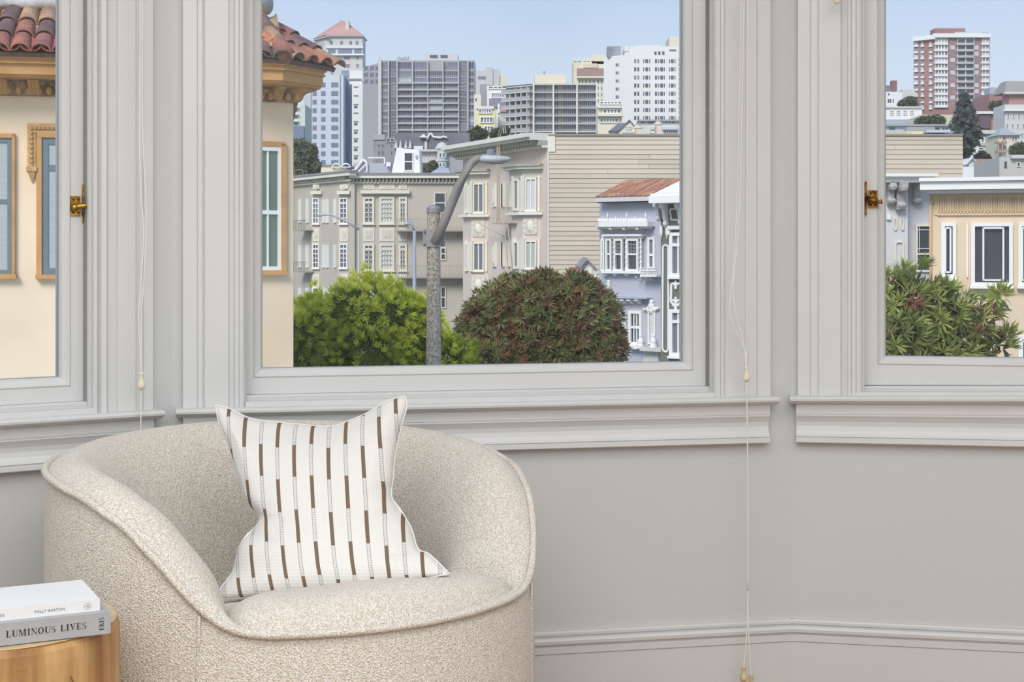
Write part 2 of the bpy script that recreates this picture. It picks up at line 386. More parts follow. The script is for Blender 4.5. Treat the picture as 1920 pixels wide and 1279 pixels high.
cordset('thin white blind cord with one ivory pull, left of the middle window', PL, .075,
        [[(264, -540), (263, 0), (262, 300), (269, 430), (265, 520), (260, 585), (262, 640), (265, 700)],
         [(270, -540), (268, 0), (268, 250), (274, 400), (270, 520), (265, 600), (266, 700)],
         [(265, 724), (264, 800), (264, 930)]],
        [(265, 697, IVORY, 1.05)])
cordset('blind cord whose pull just shows at the top of the right casing', PR, .075,
        [[(1571, -560), (1570, -200), (1570, -22)]], [(1570, -24, IVORY, 1.1)])
# ------------------------------------------------------------ armchair
def boucle():
    m = bpy.data.materials.new('boucle'); m.use_nodes = True; n = m.node_tree.nodes; L = m.node_tree.links
    b = n['Principled BSDF']; b.inputs['Roughness'].default_value = .95; b.inputs['Specular IOR Level'].default_value = .15
    b.inputs['Sheen Weight'].default_value = .25; b.inputs['Sheen Roughness'].default_value = .6
    g = n.new('ShaderNodeNewGeometry')
    nz = n.new('ShaderNodeTexNoise'); nz.inputs['Scale'].default_value = 300; nz.inputs['Detail'].default_value = 2; nz.inputs['Distortion'].default_value = .6
    L.new(g.outputs['Position'], nz.inputs['Vector'])
    n2 = n.new('ShaderNodeTexVoronoi'); n2.inputs['Scale'].default_value = 380; L.new(g.outputs['Position'], n2.inputs['Vector'])
    ad = n.new('ShaderNodeMath'); ad.operation = 'SUBTRACT'; L.new(nz.outputs['Fac'], ad.inputs[0])
    ml = n.new('ShaderNodeMath'); ml.operation = 'MULTIPLY'; ml.inputs[1].default_value = .45; L.new(n2.outputs['Distance'], ml.inputs[0]); L.new(ml.outputs[0], ad.inputs[1])
    bp = n.new('ShaderNodeBump'); bp.inputs['Strength'].default_value = 1; bp.inputs['Distance'].default_value = .0042
    L.new(ad.outputs[0], bp.inputs['Height']); L.new(bp.outputs[0], b.inputs['Normal'])
    r = n.new('ShaderNodeValToRGB'); r.color_ramp.elements[0].position = .12; r.color_ramp.elements[0].color = (*lin((214, 200, 182)), 1)
    r.color_ramp.elements[1].position = .36; r.color_ramp.elements[1].color = (*lin((245, 241, 234)), 1)
    L.new(ad.outputs[0], r.inputs[0]); L.new(r.outputs[0], b.inputs['Base Color'])
    return m
BOUCLE = boucle()
CC = Vector((-.438, 2.96, 0)); PSI = 35.0
def interp(tab, x):
    if x <= tab[0][0]: return tab[0][1]
    for (a, b), (c, d) in zip(tab, tab[1:]):
        if x <= c:
            t = (x-a)/(c-a); t = t*t*(3-2*t)*.35+t*.65; return b+(d-b)*t
    return tab[-1][1]
PLt = [(0, .507), (34, .508), (41, .520), (48, .565), (55, .625), (65, .687), (78, .722), (95, .735), (120, .740), (180, .748)]
PRt = [(0, .507), (34, .506), (42, .514), (49, .545), (57, .600), (66, .655), (78, .698), (95, .722), (130, .740), (180, .748)]
def Pz(phi): return interp(PLt, -phi) if phi < 0 else interp(PRt, phi)
_pz = {}
def PzS(phi):  # smoothed
    return sum(Pz(((phi+k+180) % 360)-180) for k in (-3, -1.5, 0, 1.5, 3))/5
def armf(phi):  # 0 at the open front, 1 on arms and back
    a = abs(phi); t = min(1, max(0, (a-36)/16)); return t*t*(3-2*t)
RO = .482
NT = 240
def dirv(phi):
    th = radians(phi+PSI); return Vector((sin(th), -cos(th), 0))
ch = thing('armchair', 'cream boucle tub armchair with rounded piped arms below the middle window', 'armchair', CC)
mb = MB(); rings = []
for i in range(NT):
    phi = -180+360*i/NT; D = dirv(phi); P = PzS(phi); A = armf(phi)
    prof = [(RO-.05, .045), (RO-.022, .055), (RO-.008, .10), (RO+.001, .22), (RO+.002, .34), (RO, P-.08), (RO-.003, P-.03), (RO-.007, P)]
    c = .004+.022*A; wd = .010+.038*A
    for t in (.06, .2, .4, .6, .8, 1.0):
        prof.append((RO-.007-wd*t**1.15, P+c*sin(pi/2*t)))
    zi = .43; rl = prof[-1][0]; zl = prof[-1][1]
    for t in (.1, .2, .3, .4, .5, .6, .7, .8, .9, 1.0):
        prof.append((rl-(.012+.120*A)*sin(pi/2*t)**1.15, zi+(zl-zi)*cos(pi/2*t)**.85))
    rings.append([CC+D*(r+.0012*noise.noise(CC+D*r*22+Vector((0, 0, z*22))))+Vector((0, 0, z)) for r, z in prof])
rings.append(rings[0]); mb.sweep(rings, closed=False)
mb.build('shell', BOUCLE, ch, smooth=True)
# seat cushion
mb = MB(); fdir = dirv(0); NR = 26; rings = []
for i in range(NT):
    phi = -180+360*i/NT; D = dirv(phi); A = armf(phi); rs = (RO-.014)*(1-A)+(RO-.135)*A
    ring = []
    for j in range(NR+1):
        t = (j/NR)**.8
        r = rs*t; p = D*r
        e_ = .500+.002*(1-A)-.012*A
        z = e_+(.078)*(1-t**7.0)**.5-.03*p.x
        q = .40-p.dot(fdir)
        z -= .24*max(0, q)*min(1, t*1.0+.55)
        z += .004*noise.noise(p*6)
        ring.append(CC+p+Vector((0, 0, z)))
    rings.append(ring)
rings.append(rings[0]); mb.sweep(rings, closed=False)
for i in range(NT):
    phi = -180+360*i/NT
mb.build('seat', BOUCLE, ch, smooth=True)
# piping
mb = MB(); path = []
for i in range(NT+1):
    phi = -180+360*i/NT; path.append(CC+dirv(phi)*(RO-.001)+Vector((0, 0, PzS(phi)+.001)))
mb.tube(path, .0072, 8); mb.build('piping', BOUCLE, ch, smooth=True)
# vertical seams
for ph in (-46, 46, 180):
    mb = MB(); a = PzS(ph); path = []
    for k in range(12):
        t = k/11; z = a-.012-t*(a-.06); path.append(CC+dirv(ph-(2.2*t if ph < 0 else 0))*(RO+.0005-(.02 if z < .08 else 0))+Vector((0, 0, z)))
    mb.tube(path, .0028, 6); mb.build('seam', BOUCLE, ch, smooth=True)
mb = MB(); mb.lathe([(.001, .0), (.30, 0), (.31, .01), (.31, .046), (.44, .047), (.44, .06), (.001, .06)], CC, 48)
mb.build('swivel_base', mat('dark_plinth', (60, 52, 46), .5), ch)

# ------------------------------------------------------------ throw pillow
def pillow_mat():
    m = bpy.data.materials.new('striped_linen'); m.use_nodes = True; n = m.node_tree.nodes; L = m.node_tree.links
    b = n['Principled BSDF']; b.inputs['Roughness'].default_value = .9; b.inputs['Specular IOR Level'].default_value = .15
    uv = n.new('ShaderNodeUVMap'); sx = n.new('ShaderNodeSeparateXYZ'); L.new(uv.outputs[0], sx.inputs[0])
    def mth(op, a, b_=None, c=None):
        k = n.new('ShaderNodeMath'); k.operation = op
        for i, v in enumerate((a, b_, c)):
            if v is None: continue
            if isinstance(v, (int, float)): k.inputs[i].default_value = v
            else: L.new(v, k.inputs[i])
        return k.outputs[0]
    U = mth('ADD', mth('MULTIPLY', sx.outputs[0], 20.0), 0.0); V = mth('MULTIPLY', sx.outputs[1], 10.0)
    col = mth('FLOOR', U); fx = mth('FRACT', U)
    par = mth('MODULO', col, 2.0)
    jit = mth('MULTIPLY', mth('SINE', mth('MULTIPLY', col, 2.3)), .035)
    v2 = mth('ADD', mth('ADD', V, mth('MULTIPLY', par, .5)), jit); fv = mth('FRACT', v2)
    inst_ = mth('LESS_THAN', mth('ABSOLUTE', mth('SUBTRACT', fx, .5)), .112)
    dash = mth('MULTIPLY', inst_, mth('LESS_THAN', fv, .5))
    # pale ladder stitch between the dashes
    edge = mth('GREATER_THAN', mth('ABSOLUTE', mth('SUBTRACT', fx, .5)), .068)
    rung = mth('LESS_THAN', mth('FRACT', mth('MULTIPLY', sx.outputs[1], 280.0)), .35)
    lad = mth('MULTIPLY', mth('MULTIPLY', inst_, mth('MAXIMUM', edge, mth('MULTIPLY', rung, .8))), mth('SUBTRACT', 1.0, dash))
    nz = n.new('ShaderNodeTexNoise'); nz.inputs['Scale'].default_value = 700; L.new(uv.outputs[0], nz.inputs['Vector'])
    w1_ = n.new('ShaderNodeTexWave'); w1_.inputs['Scale'].default_value = 60; w1_.inputs['Distortion'].default_value = 2; L.new(uv.outputs[0], w1_.inputs[0])
    w2_ = n.new('ShaderNodeTexWave'); w2_.bands_direction = 'Y'; w2_.inputs['Scale'].default_value = 60; w2_.inputs['Distortion'].default_value = 2; L.new(uv.outputs[0], w2_.inputs[0])
    wv = mth('ADD', w1_.outputs['Fac'], w2_.outputs['Fac'])
    def mix(f, a, b_):
        k = n.new('ShaderNodeMix'); k.data_type = 'RGBA'; L.new(f, k.inputs[0])
        for i, v in ((6, a), (7, b_)):
            if isinstance(v, tuple): k.inputs[i].default_value = (*lin(v), 1)
            else: L.new(v, k.inputs[i])
        return k.outputs[2]
    c1 = mix(mth('MULTIPLY', lad, .75), (228, 226, 222), (150, 150, 150))
    c0 = mix(nz.outputs['Fac'], (104, 84, 66), (142, 122, 102))
    c = mix(dash, c1, c0)
    L.new(c, b.inputs['Base Color'])
    bp = n.new('ShaderNodeBump'); bp.inputs['Strength'].default_value = .25; bp.inputs['Distance'].default_value = .0015
    L.new(wv, bp.inputs['Height']); L.new(bp.outputs[0], b.inputs['Normal'])
    return m
def bez(pts, t):  # catmull through points, t 0..1 by chord
    n_ = len(pts)-1; ds = [0]
    for a, b in zip(pts, pts[1:]): ds.append(ds[-1]+hypot(a[0]-b[0], a[1]-b[1]))
    s = t*ds[-1]
    for i in range(n_):
        if s <= ds[i+1]+1e-9:
            k = (s-ds[i])/(ds[i+1]-ds[i]); P = [Vector(pts[max(i-1, 0)]), Vector(pts[i]), Vector(pts[i+1]), Vector(pts[min(i+2, n_)])]
            return .5*((2*P[1])+(P[2]-P[0])*k+(2*P[0]-5*P[1]+4*P[2]-P[3])*k*k+(3*P[1]-P[0]-3*P[2]+P[3])*k**3)
    return Vector(pts[-1])
topE = [(404, 760), (428, 766), (470, 785), (520, 792), (570, 797), (618, 800), (650, 791), (690, 774), (725, 753), (759, 743)]
leftE = [(404, 760), (412, 795), (427, 830), (446, 890), (460, 930), (474, 955), (487, 972), (478, 990), (461, 1006), (447, 1032), (438, 1070), (418, 1098), (400, 1124)]
rightE = [(759, 743), (763, 760), (752, 800), (741, 850), (737, 895), (734, 932), (752, 958), (771, 992), (784, 1030), (805, 1040), (842, 1076)]
botE = [(400, 1124), (500, 1118), (600, 1112), (700, 1100), (780, 1087), (842, 1076)]
NS = 64
def coons(s, t):
    T = bez(topE, s); B = bez(botE, s); Lf = bez(leftE, t); R = bez(rightE, t)
    c00 = Vector(topE[0]); c10 = Vector(topE[-1]); c01 = Vector(botE[0]); c11 = Vector(botE[-1])
    return T*(1-t)+B*t+Lf*(1-s)+R*s-(c00*(1-s)*(1-t)+c10*s*(1-t)+c01*(1-s)*t+c11*s*t)
def pillow_pt(i, j, side):
    s, t = i/NS, j/NS; q = coons(s, t)
    Y = 3.06-.32*t
    a, b = 2*s-1, 2*t-1
    th = .105*((1-abs(a)**2.2)*(1-abs(b)**2.6))**.6
    # creases that run in from the side pinches
    for (x0, y0, sg) in ((-1, .30, 1), (1, .18, -1)):
        dx = (a-x0)*sg
        if dx < .5: th -= .022*math.exp(-((b-y0-.15*dx)/.07)**2)*(1-dx/.5)*(1 if dx > .02 else dx/.02)
        if dx < .36: th -= .014*math.exp(-((b-y0+.22+.3*dx)/.06)**2)*(1-dx/.36)*min(1, dx/.04)
    for (x0, sg) in ((-.8, 1), (.8, -1)):
        th += .008*math.exp(-((a-x0)/.1)**2-((b+.75)/.25)**2)
    th = max(th, 0)+.004*noise.noise(Vector((s*5, t*5, side)))*(1-max(abs(a), abs(b))**4)
    Yq = Y-th if side == 0 else Y+th*.85
    # keep the outline: project along the ray at the mid-sheet, then push straight towards the viewer
    base = pt(q.x, q.y, Y)
    n_ = Vector((0, -1, .25)).normalized()
    return base+n_*(th if side == 0 else -th*.9)
me = bpy.data.meshes.new('throw_pillow'); vs = []; fs = []; uvs = []
idx = {}
for side in (0, 1):
    for j in range(NS+1):
        for i in range(NS+1):
            edge_ = i in (0, NS) or j in (0, NS)
            if side and edge_: idx[(side, i, j)] = idx[(0, i, j)]; continue
            idx[(side, i, j)] = len(vs); vs.append(pillow_pt(i, j, side))
fuv = []
def UVf(i, j):
    q = coons(i/NS, j/NS); a = abs(2*i/NS-1)
    U_ = (q.x-.066*(q.y-932)-536)/31.2+.5+10; V_ = (q.y-903)/120+10
    return (U_/20, V_/10)
for side in (0, 1):
    for j in range(NS):
        for i in range(NS):
            q = [(i, j), (i+1, j), (i+1, j+1), (i, j+1)]
            if side == 0: q = q[::-1]
            fs.append([idx[(side, a, b)] for a, b in q]); fuv += [UVf(a, b) for a, b in q]
pc = Vector((-.35, 2.78, .54)); vs = [v-pc for v in vs]
me.from_pydata([tuple(v) for v in vs], [], fs); ul = me.uv_layers.new(name='UVMap')
ul.data.foreach_set('uv', [c for u in fuv for c in u]); me.polygons.foreach_set('use_smooth', [True]*len(fs))
LINEN = pillow_mat(); me.materials.append(LINEN)
po = bpy.data.objects.new('throw_pillow', me); COL.objects.link(po); po.location = pc
tag(po, 'white linen throw pillow with rows of brown dashes, propped in the armchair', 'pillow')
# piped seam round the pillow
mb = MB(); path = []
for (f_, sd) in ((lambda k: (k, 0), 0), (lambda k: (NS, k), 0), (lambda k: (NS-k, NS), 0), (lambda k: (0, NS-k), 0)):
    for k in range(NS): path.append(pillow_pt(*f_(k), 0))
path.append(path[0])
mb.tube(path, .0022, 6); mb.build('seam_piping', mat('linen_edge', (228, 226, 222), .9), po, smooth=True)

# ------------------------------------------------------------ stump table and books
STZ = HC-(1165-470)/F*2.35; SC_ = Vector(((0-CX)/F*2.35, 2.35, 0)); SR = .187
def stump_mat():
    m = mat('stump_side', (204, 164, 110), .45, .2, 5, .25, 14, c2=(150, 104, 60), c2s=2.2, stretch=(7, 7, .9), bdist=.004); return m
st = thing('side_table', 'round tree stump side table of golden wood at the lower left', 'side table', SC_)
mb = MB(); rings = []
for z in [0, .05, .15, .25, .35, .45, STZ-.03, STZ-.012, STZ-.004, STZ]:
    ring = []
    for k in range(96):
        a = 2*pi*k/96; v = Vector((cos(a), sin(a), 0))
        r = SR*(1+.022*noise.noise(v*1.3+Vector((3, 1, z*.8)))+.012*noise.noise(v*4+Vector((0, 5, z*1.2))))
        r -= {STZ-.012: .0015, STZ-.004: .004, STZ: .009}.get(z, 0)
        ring.append(SC_+v*r+Vector((0, 0, z)))
    rings.append(ring)
mb.sweep(rings, caps=True); mb.build('stump_body', stump_mat(), st, smooth=False)
mb = MB(); rings = [[SC_+Vector((cos(2*pi*k/64), sin(2*pi*k/64), 0))*(SR*q)+Vector((0, 0, STZ+h)) for k in range(64)] for q, h in ((.972, -.0006), (.965, .0006), (.001, .0010))]
mb.sweep(rings); mb.build('cut_top', mat('stump_top', (206, 184, 146), .45, .1, 30, c2=(184, 158, 118), c2s=9), st)
for ang_, dz in ((-62, .05), (-38, .12), (-95, .02)):
    mb = MB(); a = radians(ang_); path = [SC_+Vector((cos(a+.12*sin(t*3)), sin(a+.12*sin(t*3)), 0))*(SR*1.003)+Vector((0, 0, STZ-.03-dz*.2-t*.15)) for t in [k/8 for k in range(9)]]
    mb.tube(path, [.0005, .001, .0015, .001, .0018, .0012, .001, .0008, .0005], 6); mb.build('wood_crack', mat('dark_check', (92, 58, 34), .7), st)
def text_mesh(body, size, M, name, m, parent, align='LEFT', xs=1.0, spacing=1.0, bold=0.0):
    c = bpy.data.curves.new('t', 'FONT'); c.body = body; c.size = size; c.align_x = align; c.extrude = .0002; c.offset = bold; c.space_character = spacing; c.resolution_u = 2
    o = bpy.data.objects.new('t', c); COL.objects.link(o); dg = bpy.context.evaluated_depsgraph_get(); dg.update()
    me_ = bpy.data.meshes.new_from_object(o.evaluated_get(dg)); bpy.data.objects.remove(o)
    mb = MB(); mb.v = [(v.co.x*xs, v.co.y, v.co.z) for v in me_.vertices]; mb.f = [tuple(p.vertices) for p in me_.polygons]; mb.mi = [0]*len(mb.f)
    return mb.build(name, m, parent, M, fix=False)
def serifs(mb): pass
def book(px, py_b, px_l, Yr, zb, th, L_, D_, yaw, cover, label, pages):
    """right-front spine corner seen at px; spine runs left and towards the viewer"""
    C0 = Vector(((px-CX)/F*Yr, Yr, zb)); a = radians(yaw)
    M = Matrix.Translation(C0) @ Matrix.Rotation(a, 4, 'Z')   # local: x along spine to the right (0 at the right end), y to the fore edge
    r = thing('book', label, 'book', C0+Vector((0, 0, 0)))
    c_ = .0022
    mb = MB(); mb.box(-L_, 0, 0, D_, 0, c_); mb.box(-L_, 0, 0, D_, th-c_, th); mb.box(-L_, 0, 0, c_, c_, th-c_)
    mb.build('cover', cover, r, M)
    mb = MB(); mb.box(-L_+.003, -.003, c_, D_-.003, c_, th-c_); mb.build('page_block', pages, r, M)
    return r, M
PAGES = mat('paper', (236, 234, 228), .8, .05, 200, stretch=(1, 1, 60))
GREYC = mat('grey_book_cloth', (170, 172, 176), .6, .05, 60, .2, 600)
WHITEC = mat('white_book_cover', (228, 229, 230), .5, .02, 10)
INK = mat('book_ink', (40, 40, 42), .6); PINK = mat('pale_ink', (128, 130, 134), .6)
zt = STZ+.002
b1, M1 = book(207.5, 0, 0, F*(HC-zt)/(1187.8-HY), zt, .0335, .245, .170, 27, GREYC, 'grey cloth-bound book, lower of the two on the stump table', PAGES)
def spineM(M, x, z): return M @ Matrix.Translation((x, -.0003, z)) @ Matrix.Rotation(pi/2, 4, 'X')
def didone(word, h, M, name, parent, gap=.16, space=.55):
    mb = MB(); x = 0; T, t = .20, .055
    def R(a, b, c, d): mb.add([(x+a*h, b*h, 0), (x+c*h, b*h, 0), (x+c*h, d*h, 0), (x+a*h, d*h, 0)], [(0, 1, 2, 3)])
    def Q(p): mb.add([(x+a*h, b*h, 0) for a, b in p], [tuple(range(len(p)))])
    def arc(cx, cy, ro, so, ri, si, a0, a1, n=14):
        for k in range(n):
            u, v = radians(a0+(a1-a0)*k/n), radians(a0+(a1-a0)*(k+1)/n)
            Q([(cx+ri*cos(u), cy+si*sin(u)), (cx+ro*cos(u), cy+so*sin(u)), (cx+ro*cos(v), cy+so*sin(v)), (cx+ri*cos(v), cy+si*sin(v))])
    def stem(a, w_, b=0, c=1): R(a, b, a+w_, c); R(a-.08, b, a+w_+.08, b+t); R(a-.08, c-t, a+w_+.08, c)
    for ch_ in word:
        if ch_ == ' ': x += space*h; continue
        if ch_ == 'L': stem(.1, T); R(.1, 0, .72, t); R(.66, 0, .72, .3); w_ = .74
        elif ch_ == 'I': stem(.1, T); w_ = .4
        elif ch_ == 'E': stem(.1, T); R(.1, 0, .70, t); R(.1, 1-t, .68, 1); R(.3, .48, .52, .53); R(.50, .36, .54, .65); R(.66, 0, .70, .28); R(.63, .74, .68, 1); w_ = .72
        elif ch_ == 'U': stem(.1, T, .3); R(.02, .3, .38, .34) if 0 else None; R(.1, .3, .3, .35); R(.70, .3, .70+t, 1); R(.62, 1-t, .84, 1); arc(.43, .32, .33, .33, .13, .28, 180, 270); arc(.43, .32, .33, .33, .27, .28, 270, 360); w_ = .84
        elif ch_ == 'M': R(.1, 0, .1+t, 1); R(.0, 0, .24, t); stem(.82, T); Q([(.08, 1), (.28, 1), (.56, .1), (.48, .0)]); Q([(.48, 0), (.54, 0), (.86, 1), (.80, 1)]); R(0, 1-t, .2, 1); w_ = 1.12
        elif ch_ == 'N': R(.1, 0, .1+t, 1); R(.0, 0, .24, t); Q([(.06, 1), (.26, 1), (.80, 0), (.70, 0)]); R(.74, 0, .74+t, 1); R(.64, 1-t, .88, 1); R(0, 1-t, .2, 1); w_ = .88
        elif ch_ == 'O': arc(.42, .5, .42, .52, .23, .46, 0, 360, 28); w_ = .84
        elif ch_ == 'V': Q([(.06, 1), (.27, 1), (.50, .12), (.42, 0)]); Q([(.40, 0), (.46, 0), (.76, 1), (.70, 1)]); R(-.02, 1-t, .36, 1); R(.62, 1-t, .86, 1); w_ = .84
        elif ch_ == 'S': arc(.31, .745, .27, .265, .17, .20, 60, 270, 10); arc(.33, .26, .29, .27, .15, .21, -120, 90, 10); Q([(.22, .60), (.31, .48), (.45, .42), (.36, .55)]); R(.50, .68, .55, 1); R(.04, 0, .09, .32); w_ = .62
        elif ch_ == 'R': stem(.1, T); arc(.42, .74, .26, .26, .10, .21, -90, 90, 10); R(.3, 1-t, .42, 1); R(.3, .48, .42, .48+t); Q([(.44, .5), (.62, .46), (.78, 0), (.60, 0)]); R(.72, 0, .86, t); w_ = .84
        x += (w_+gap)*h
    return mb.build(name, INK, parent, M, fix=False), x
didone('LUMINOUS LIVES', .0098, spineM(M1, -.1545, .0118), 'title_lettering', b1, .15, .6)
didone('ERIS', .0068, M1 @ Matrix.Translation((-.0105, -.0003, .0065)) @ Matrix.Rotation(pi/2, 4, 'X') @ Matrix.Rotation(pi/2, 4, 'Z'), 'publisher_lettering', b1, .1)
zt2 = zt+.0338
b2, M2 = book(187.5, 0, 0, F*(HC-zt2)/(1145-HY), zt2, .0178, .235, .150, 26.5, WHITEC, 'slim white paperback book on top of the grey one', PAGES)
text_mesh('FIFTY SOUNDS', .0058, spineM(M2, -.183, .0066), 'title_lettering', PINK, b2, spacing=1.1)
text_mesh('POLLY BARTON', .0058, spineM(M2, -.098, .0066), 'author_lettering', PINK, b2, spacing=1.1)
mb = MB()
for k in range(16):
    a0, a1 = 2*pi*k/16, 2*pi*(k+.8)/16
    for rr in ((.0045, .0052),):
        mb.add([(rr[0]*cos(a0), rr[0]*sin(a0), 0), (rr[1]*cos(a0), rr[1]*sin(a0), 0), (rr[1]*cos(a1), rr[1]*sin(a1), 0), (rr[0]*cos(a1), rr[0]*sin(a1), 0)], [(0, 1, 2, 3)])
mb.box(-.0016, -.0009, -.0022, .0022, -.0001, .0002); mb.box(.0009, .0016, -.0022, .0022, -.0001, .0002); mb.box(-.0009, .0009, -.0004, .0004, -.0001, .0002)
mb.build('round_emblem', PINK, b2, spineM(M2, -.0185, .0089), fix=False)
# ------------------------------------------------------------ outdoors: shared pieces
STREET = -6.6
def pm(name, c, **k): return mat(name, c, k.pop('rough', .85), k.pop('var', .05), k.pop('vs', .35), **k)
DARKG = glassy('dark_pane', (66, 70, 80), .12, .8)
MIDG = glassy('grey_pane', (112, 118, 130), .15, .8)
BLIND = mat('blind_behind_pane', (176, 184, 184), .35, .06, 60, spec=.7, stretch=(.05, .05, 1))
CURT = mat('curtain_behind_pane', (206, 208, 210), .3, .08, 12, spec=.7)
OWHITE = pm('exterior_white', (236, 236, 234))
CREAMW = pm('exterior_cream', (226, 220, 204))
WINC = {}
def window(parent, pl, px0, px1, py0, py1, frame, pane, fw=.05, nx=1, ny=1, split=None, d=0.0, thick=.05, mw=.022, sill=0, name='window', panes=None, sub=True):
    """a window with its own frame and pane on plane pl; split = height fraction of the meeting rail"""
    u0, u1 = pl.u(px0, d), pl.u(px1, d); pmid = (px0+px1)/2; z0, z1 = pl.z(pmid, py1, d), pl.z(pmid, py0, d)
    W_, H_ = round(u1-u0, 2), round(z1-z0, 2)
    key = (round(W_/.04), round(H_/.04), frame.name if frame else '', pane.name, fw, nx, ny, split, thick, sill, mw)
    if key not in WINC:
        fr = MB()
        if frame:
            fr.box(0, fw, -thick, 0, 0, H_); fr.box(W_-fw, W_, -thick, 0, 0, H_); fr.box(fw, W_-fw, -thick, 0, 0, fw); fr.box(fw, W_-fw, -thick, 0, H_-fw, H_)
            for i in range(1, nx): x = fw+(W_-2*fw)*i/nx; fr.box(x-mw/2, x+mw/2, -thick*.7, 0, fw, H_-fw)
            for i in range(1, ny): z = fw+(H_-2*fw)*i/ny; fr.box(fw, W_-fw, -thick*.7, 0, z-mw/2, z+mw/2)
            if split: z = H_*split; fr.box(fw, W_-fw, -thick*.85, 0, z-fw*.45, z+fw*.45)
            if sill: fr.box(-sill, W_+sill, -thick-.06, 0, -.07, 0)
        pn = MB(); pn.box(0 if not frame else fw*.5, W_ if not frame else W_-fw*.5, -.012, 0, 0 if not frame else fw*.5, H_ if not frame else H_-fw*.5)
        WINC[key] = (fr, pn, {})
    fr, pn, st_ = WINC[key]
    loc = wmat(parent).inverted() @ pl.P(u0, z0, d); rz = pl.a-wmat(parent).to_euler().z
    if 'o' not in st_:
        if frame:
            o = fr.build(name, frame, parent, world=False); q = pn.build('pane', pane, o, world=False)
        else:
            o = pn.build(name, pane, parent, world=False); q = None
        st_['o'] = o; st_['q'] = q
    else:
        o = st_['o'].copy(); COL.objects.link(o); o.parent = parent
        if st_['q']: q = st_['q'].copy(); COL.objects.link(q); q.parent = o
    o.location = loc; o.rotation_euler = (0, 0, rz)
    return o
class Bd:
    """a building: root empty plus helpers in pixel columns on a plane"""
    def __init__(s, name, label, cat, pl, px, zb=STREET, group=None):
        s.pl = pl; p = pl.P(pl.u(px), 0); s.r = thing(name, label, cat, (p.x, p.y, zb), group); s.zb = zb
    def wall(s, px0, px1, py0, m, depth=6, pl=None, name='wall', py1=None, d=0, taper=0):
        pl = pl or s.pl; mb = MB(); u0, u1 = pl.u(px0, d), pl.u(px1, d); zt_ = pl.z((px0+px1)/2, py0, d)
        zb = s.zb if py1 is None else pl.z((px0+px1)/2, py1, d)
        mb.box(u0, u1, -d, depth, zb, zt_); return mb.build(name, m, s.r, pl.M)
    def bx(s, px0, px1, py0, py1, d0, d1, m, name, pl=None):
        pl = pl or s.pl; mb = MB(); pl.box(mb, px0, px1, py0, py1, d0, d1); return mb.build(name, m, s.r, pl.M)
    def win(s, *a, pl=None, **k): return window(s.r, pl or s.pl, *a, **k)
def planbox(root, pts, z0, z1, m, name): mb = MB(); mb.prism(pts, z0, z1); return mb.build(name, m, root)
# ground and hill
GR = pm('street_asphalt', (120, 120, 120)); HILL = pm('hillside_ground', (110, 116, 104), vs=.05)
gprof = [(4.6, STREET), (60, STREET), (110, STREET), (150, -4), (190, -1), (250, 6), (330, 12), (420, 18), (560, 24), (900, 26)]
def gz(Y):
    for (a, b), (c, d) in zip(gprof, gprof[1:]):
        if Y <= c: return b+(d-b)*max(0, (Y-a)/(c-a))
    return 26
mb = MB(); prof = [(4.6, STREET), (60, STREET), (110, STREET), (150, -4), (190, -1), (250, 6), (330, 12), (420, 18), (560, 24), (900, 26)]
mb.sweep([[(x, y, z) for y, z in prof] for x in (-500, 600)], closed=False)
mb.build('ground', HILL, None, kind='structure', label='street and rising hillside beneath the houses')

# ------------------------------------------------------------ cream stucco house with barrel tile roof (left)
STUC = mat('cream_stucco', (242, 224, 196), .9, .05, 1.2, .15, 30, c2=(236, 213, 180), c2s=.5)
OCH = mat('ochre_trim', (206, 160, 104), .8, .09, 5, c2=(190, 142, 88), c2s=2)
TAUPE = mat('weathered_relief', (176, 148, 112), .85, .25, 9, c2=(128, 104, 80), c2s=6)
MORT = mat('ridge_mortar', (196, 194, 190), .95, .15, 12, .5, 30)
TEAL = mat('slate_teal_sash', (112, 128, 134), .7, .06, 5)
TILES = [mat('tile_%s' % n_, c, .85, .18, 9, .15, 50, c2=d_, c2s=4) for n_, c, d_ in (('terracotta', (176, 112, 90), (144, 100, 88)), ('orange', (194, 120, 92), (160, 102, 84)), ('umber', (132, 100, 92), (104, 84, 80)), ('rose', (166, 106, 94), (128, 92, 88)), ('buff', (188, 150, 116), (150, 120, 98)))]
FA = Plane(540, 16.0, 12)
cz = lambda px, py, pl, d=0: pl.z(px, py, d)
hs = Bd('cream_house', 'cream stucco house with red barrel tile roof, close by on the left', 'house', FA, 250)
R = hs.r
E0u = 0.0; zE = FA.z(540, 107)
FB2 = Plane(540, 16.0, 60); LE = FB2.u(632)
WA = FA.par(250, -.62)     # front wall plane
uW = WA.u(470); WB = Plane(470, WA.Y(470), 30)
uWend = WB.u(550)
zf1b = FA.z(520, 148)
# walls: front, chamfered side and return
a_ = WA.P(WA.u(-420), 0); b_ = WA.P(uW, 0); c_ = WB.P(uWend, 0)
back = [(c_.x-.9, c_.y+6), (a_.x, a_.y+6)]
zsoff = WA.z(100, 158)
planbox(R, [(a_.x, a_.y), (b_.x, b_.y), (c_.x, c_.y)]+back, STREET, zf1b, STUC, 'wall')
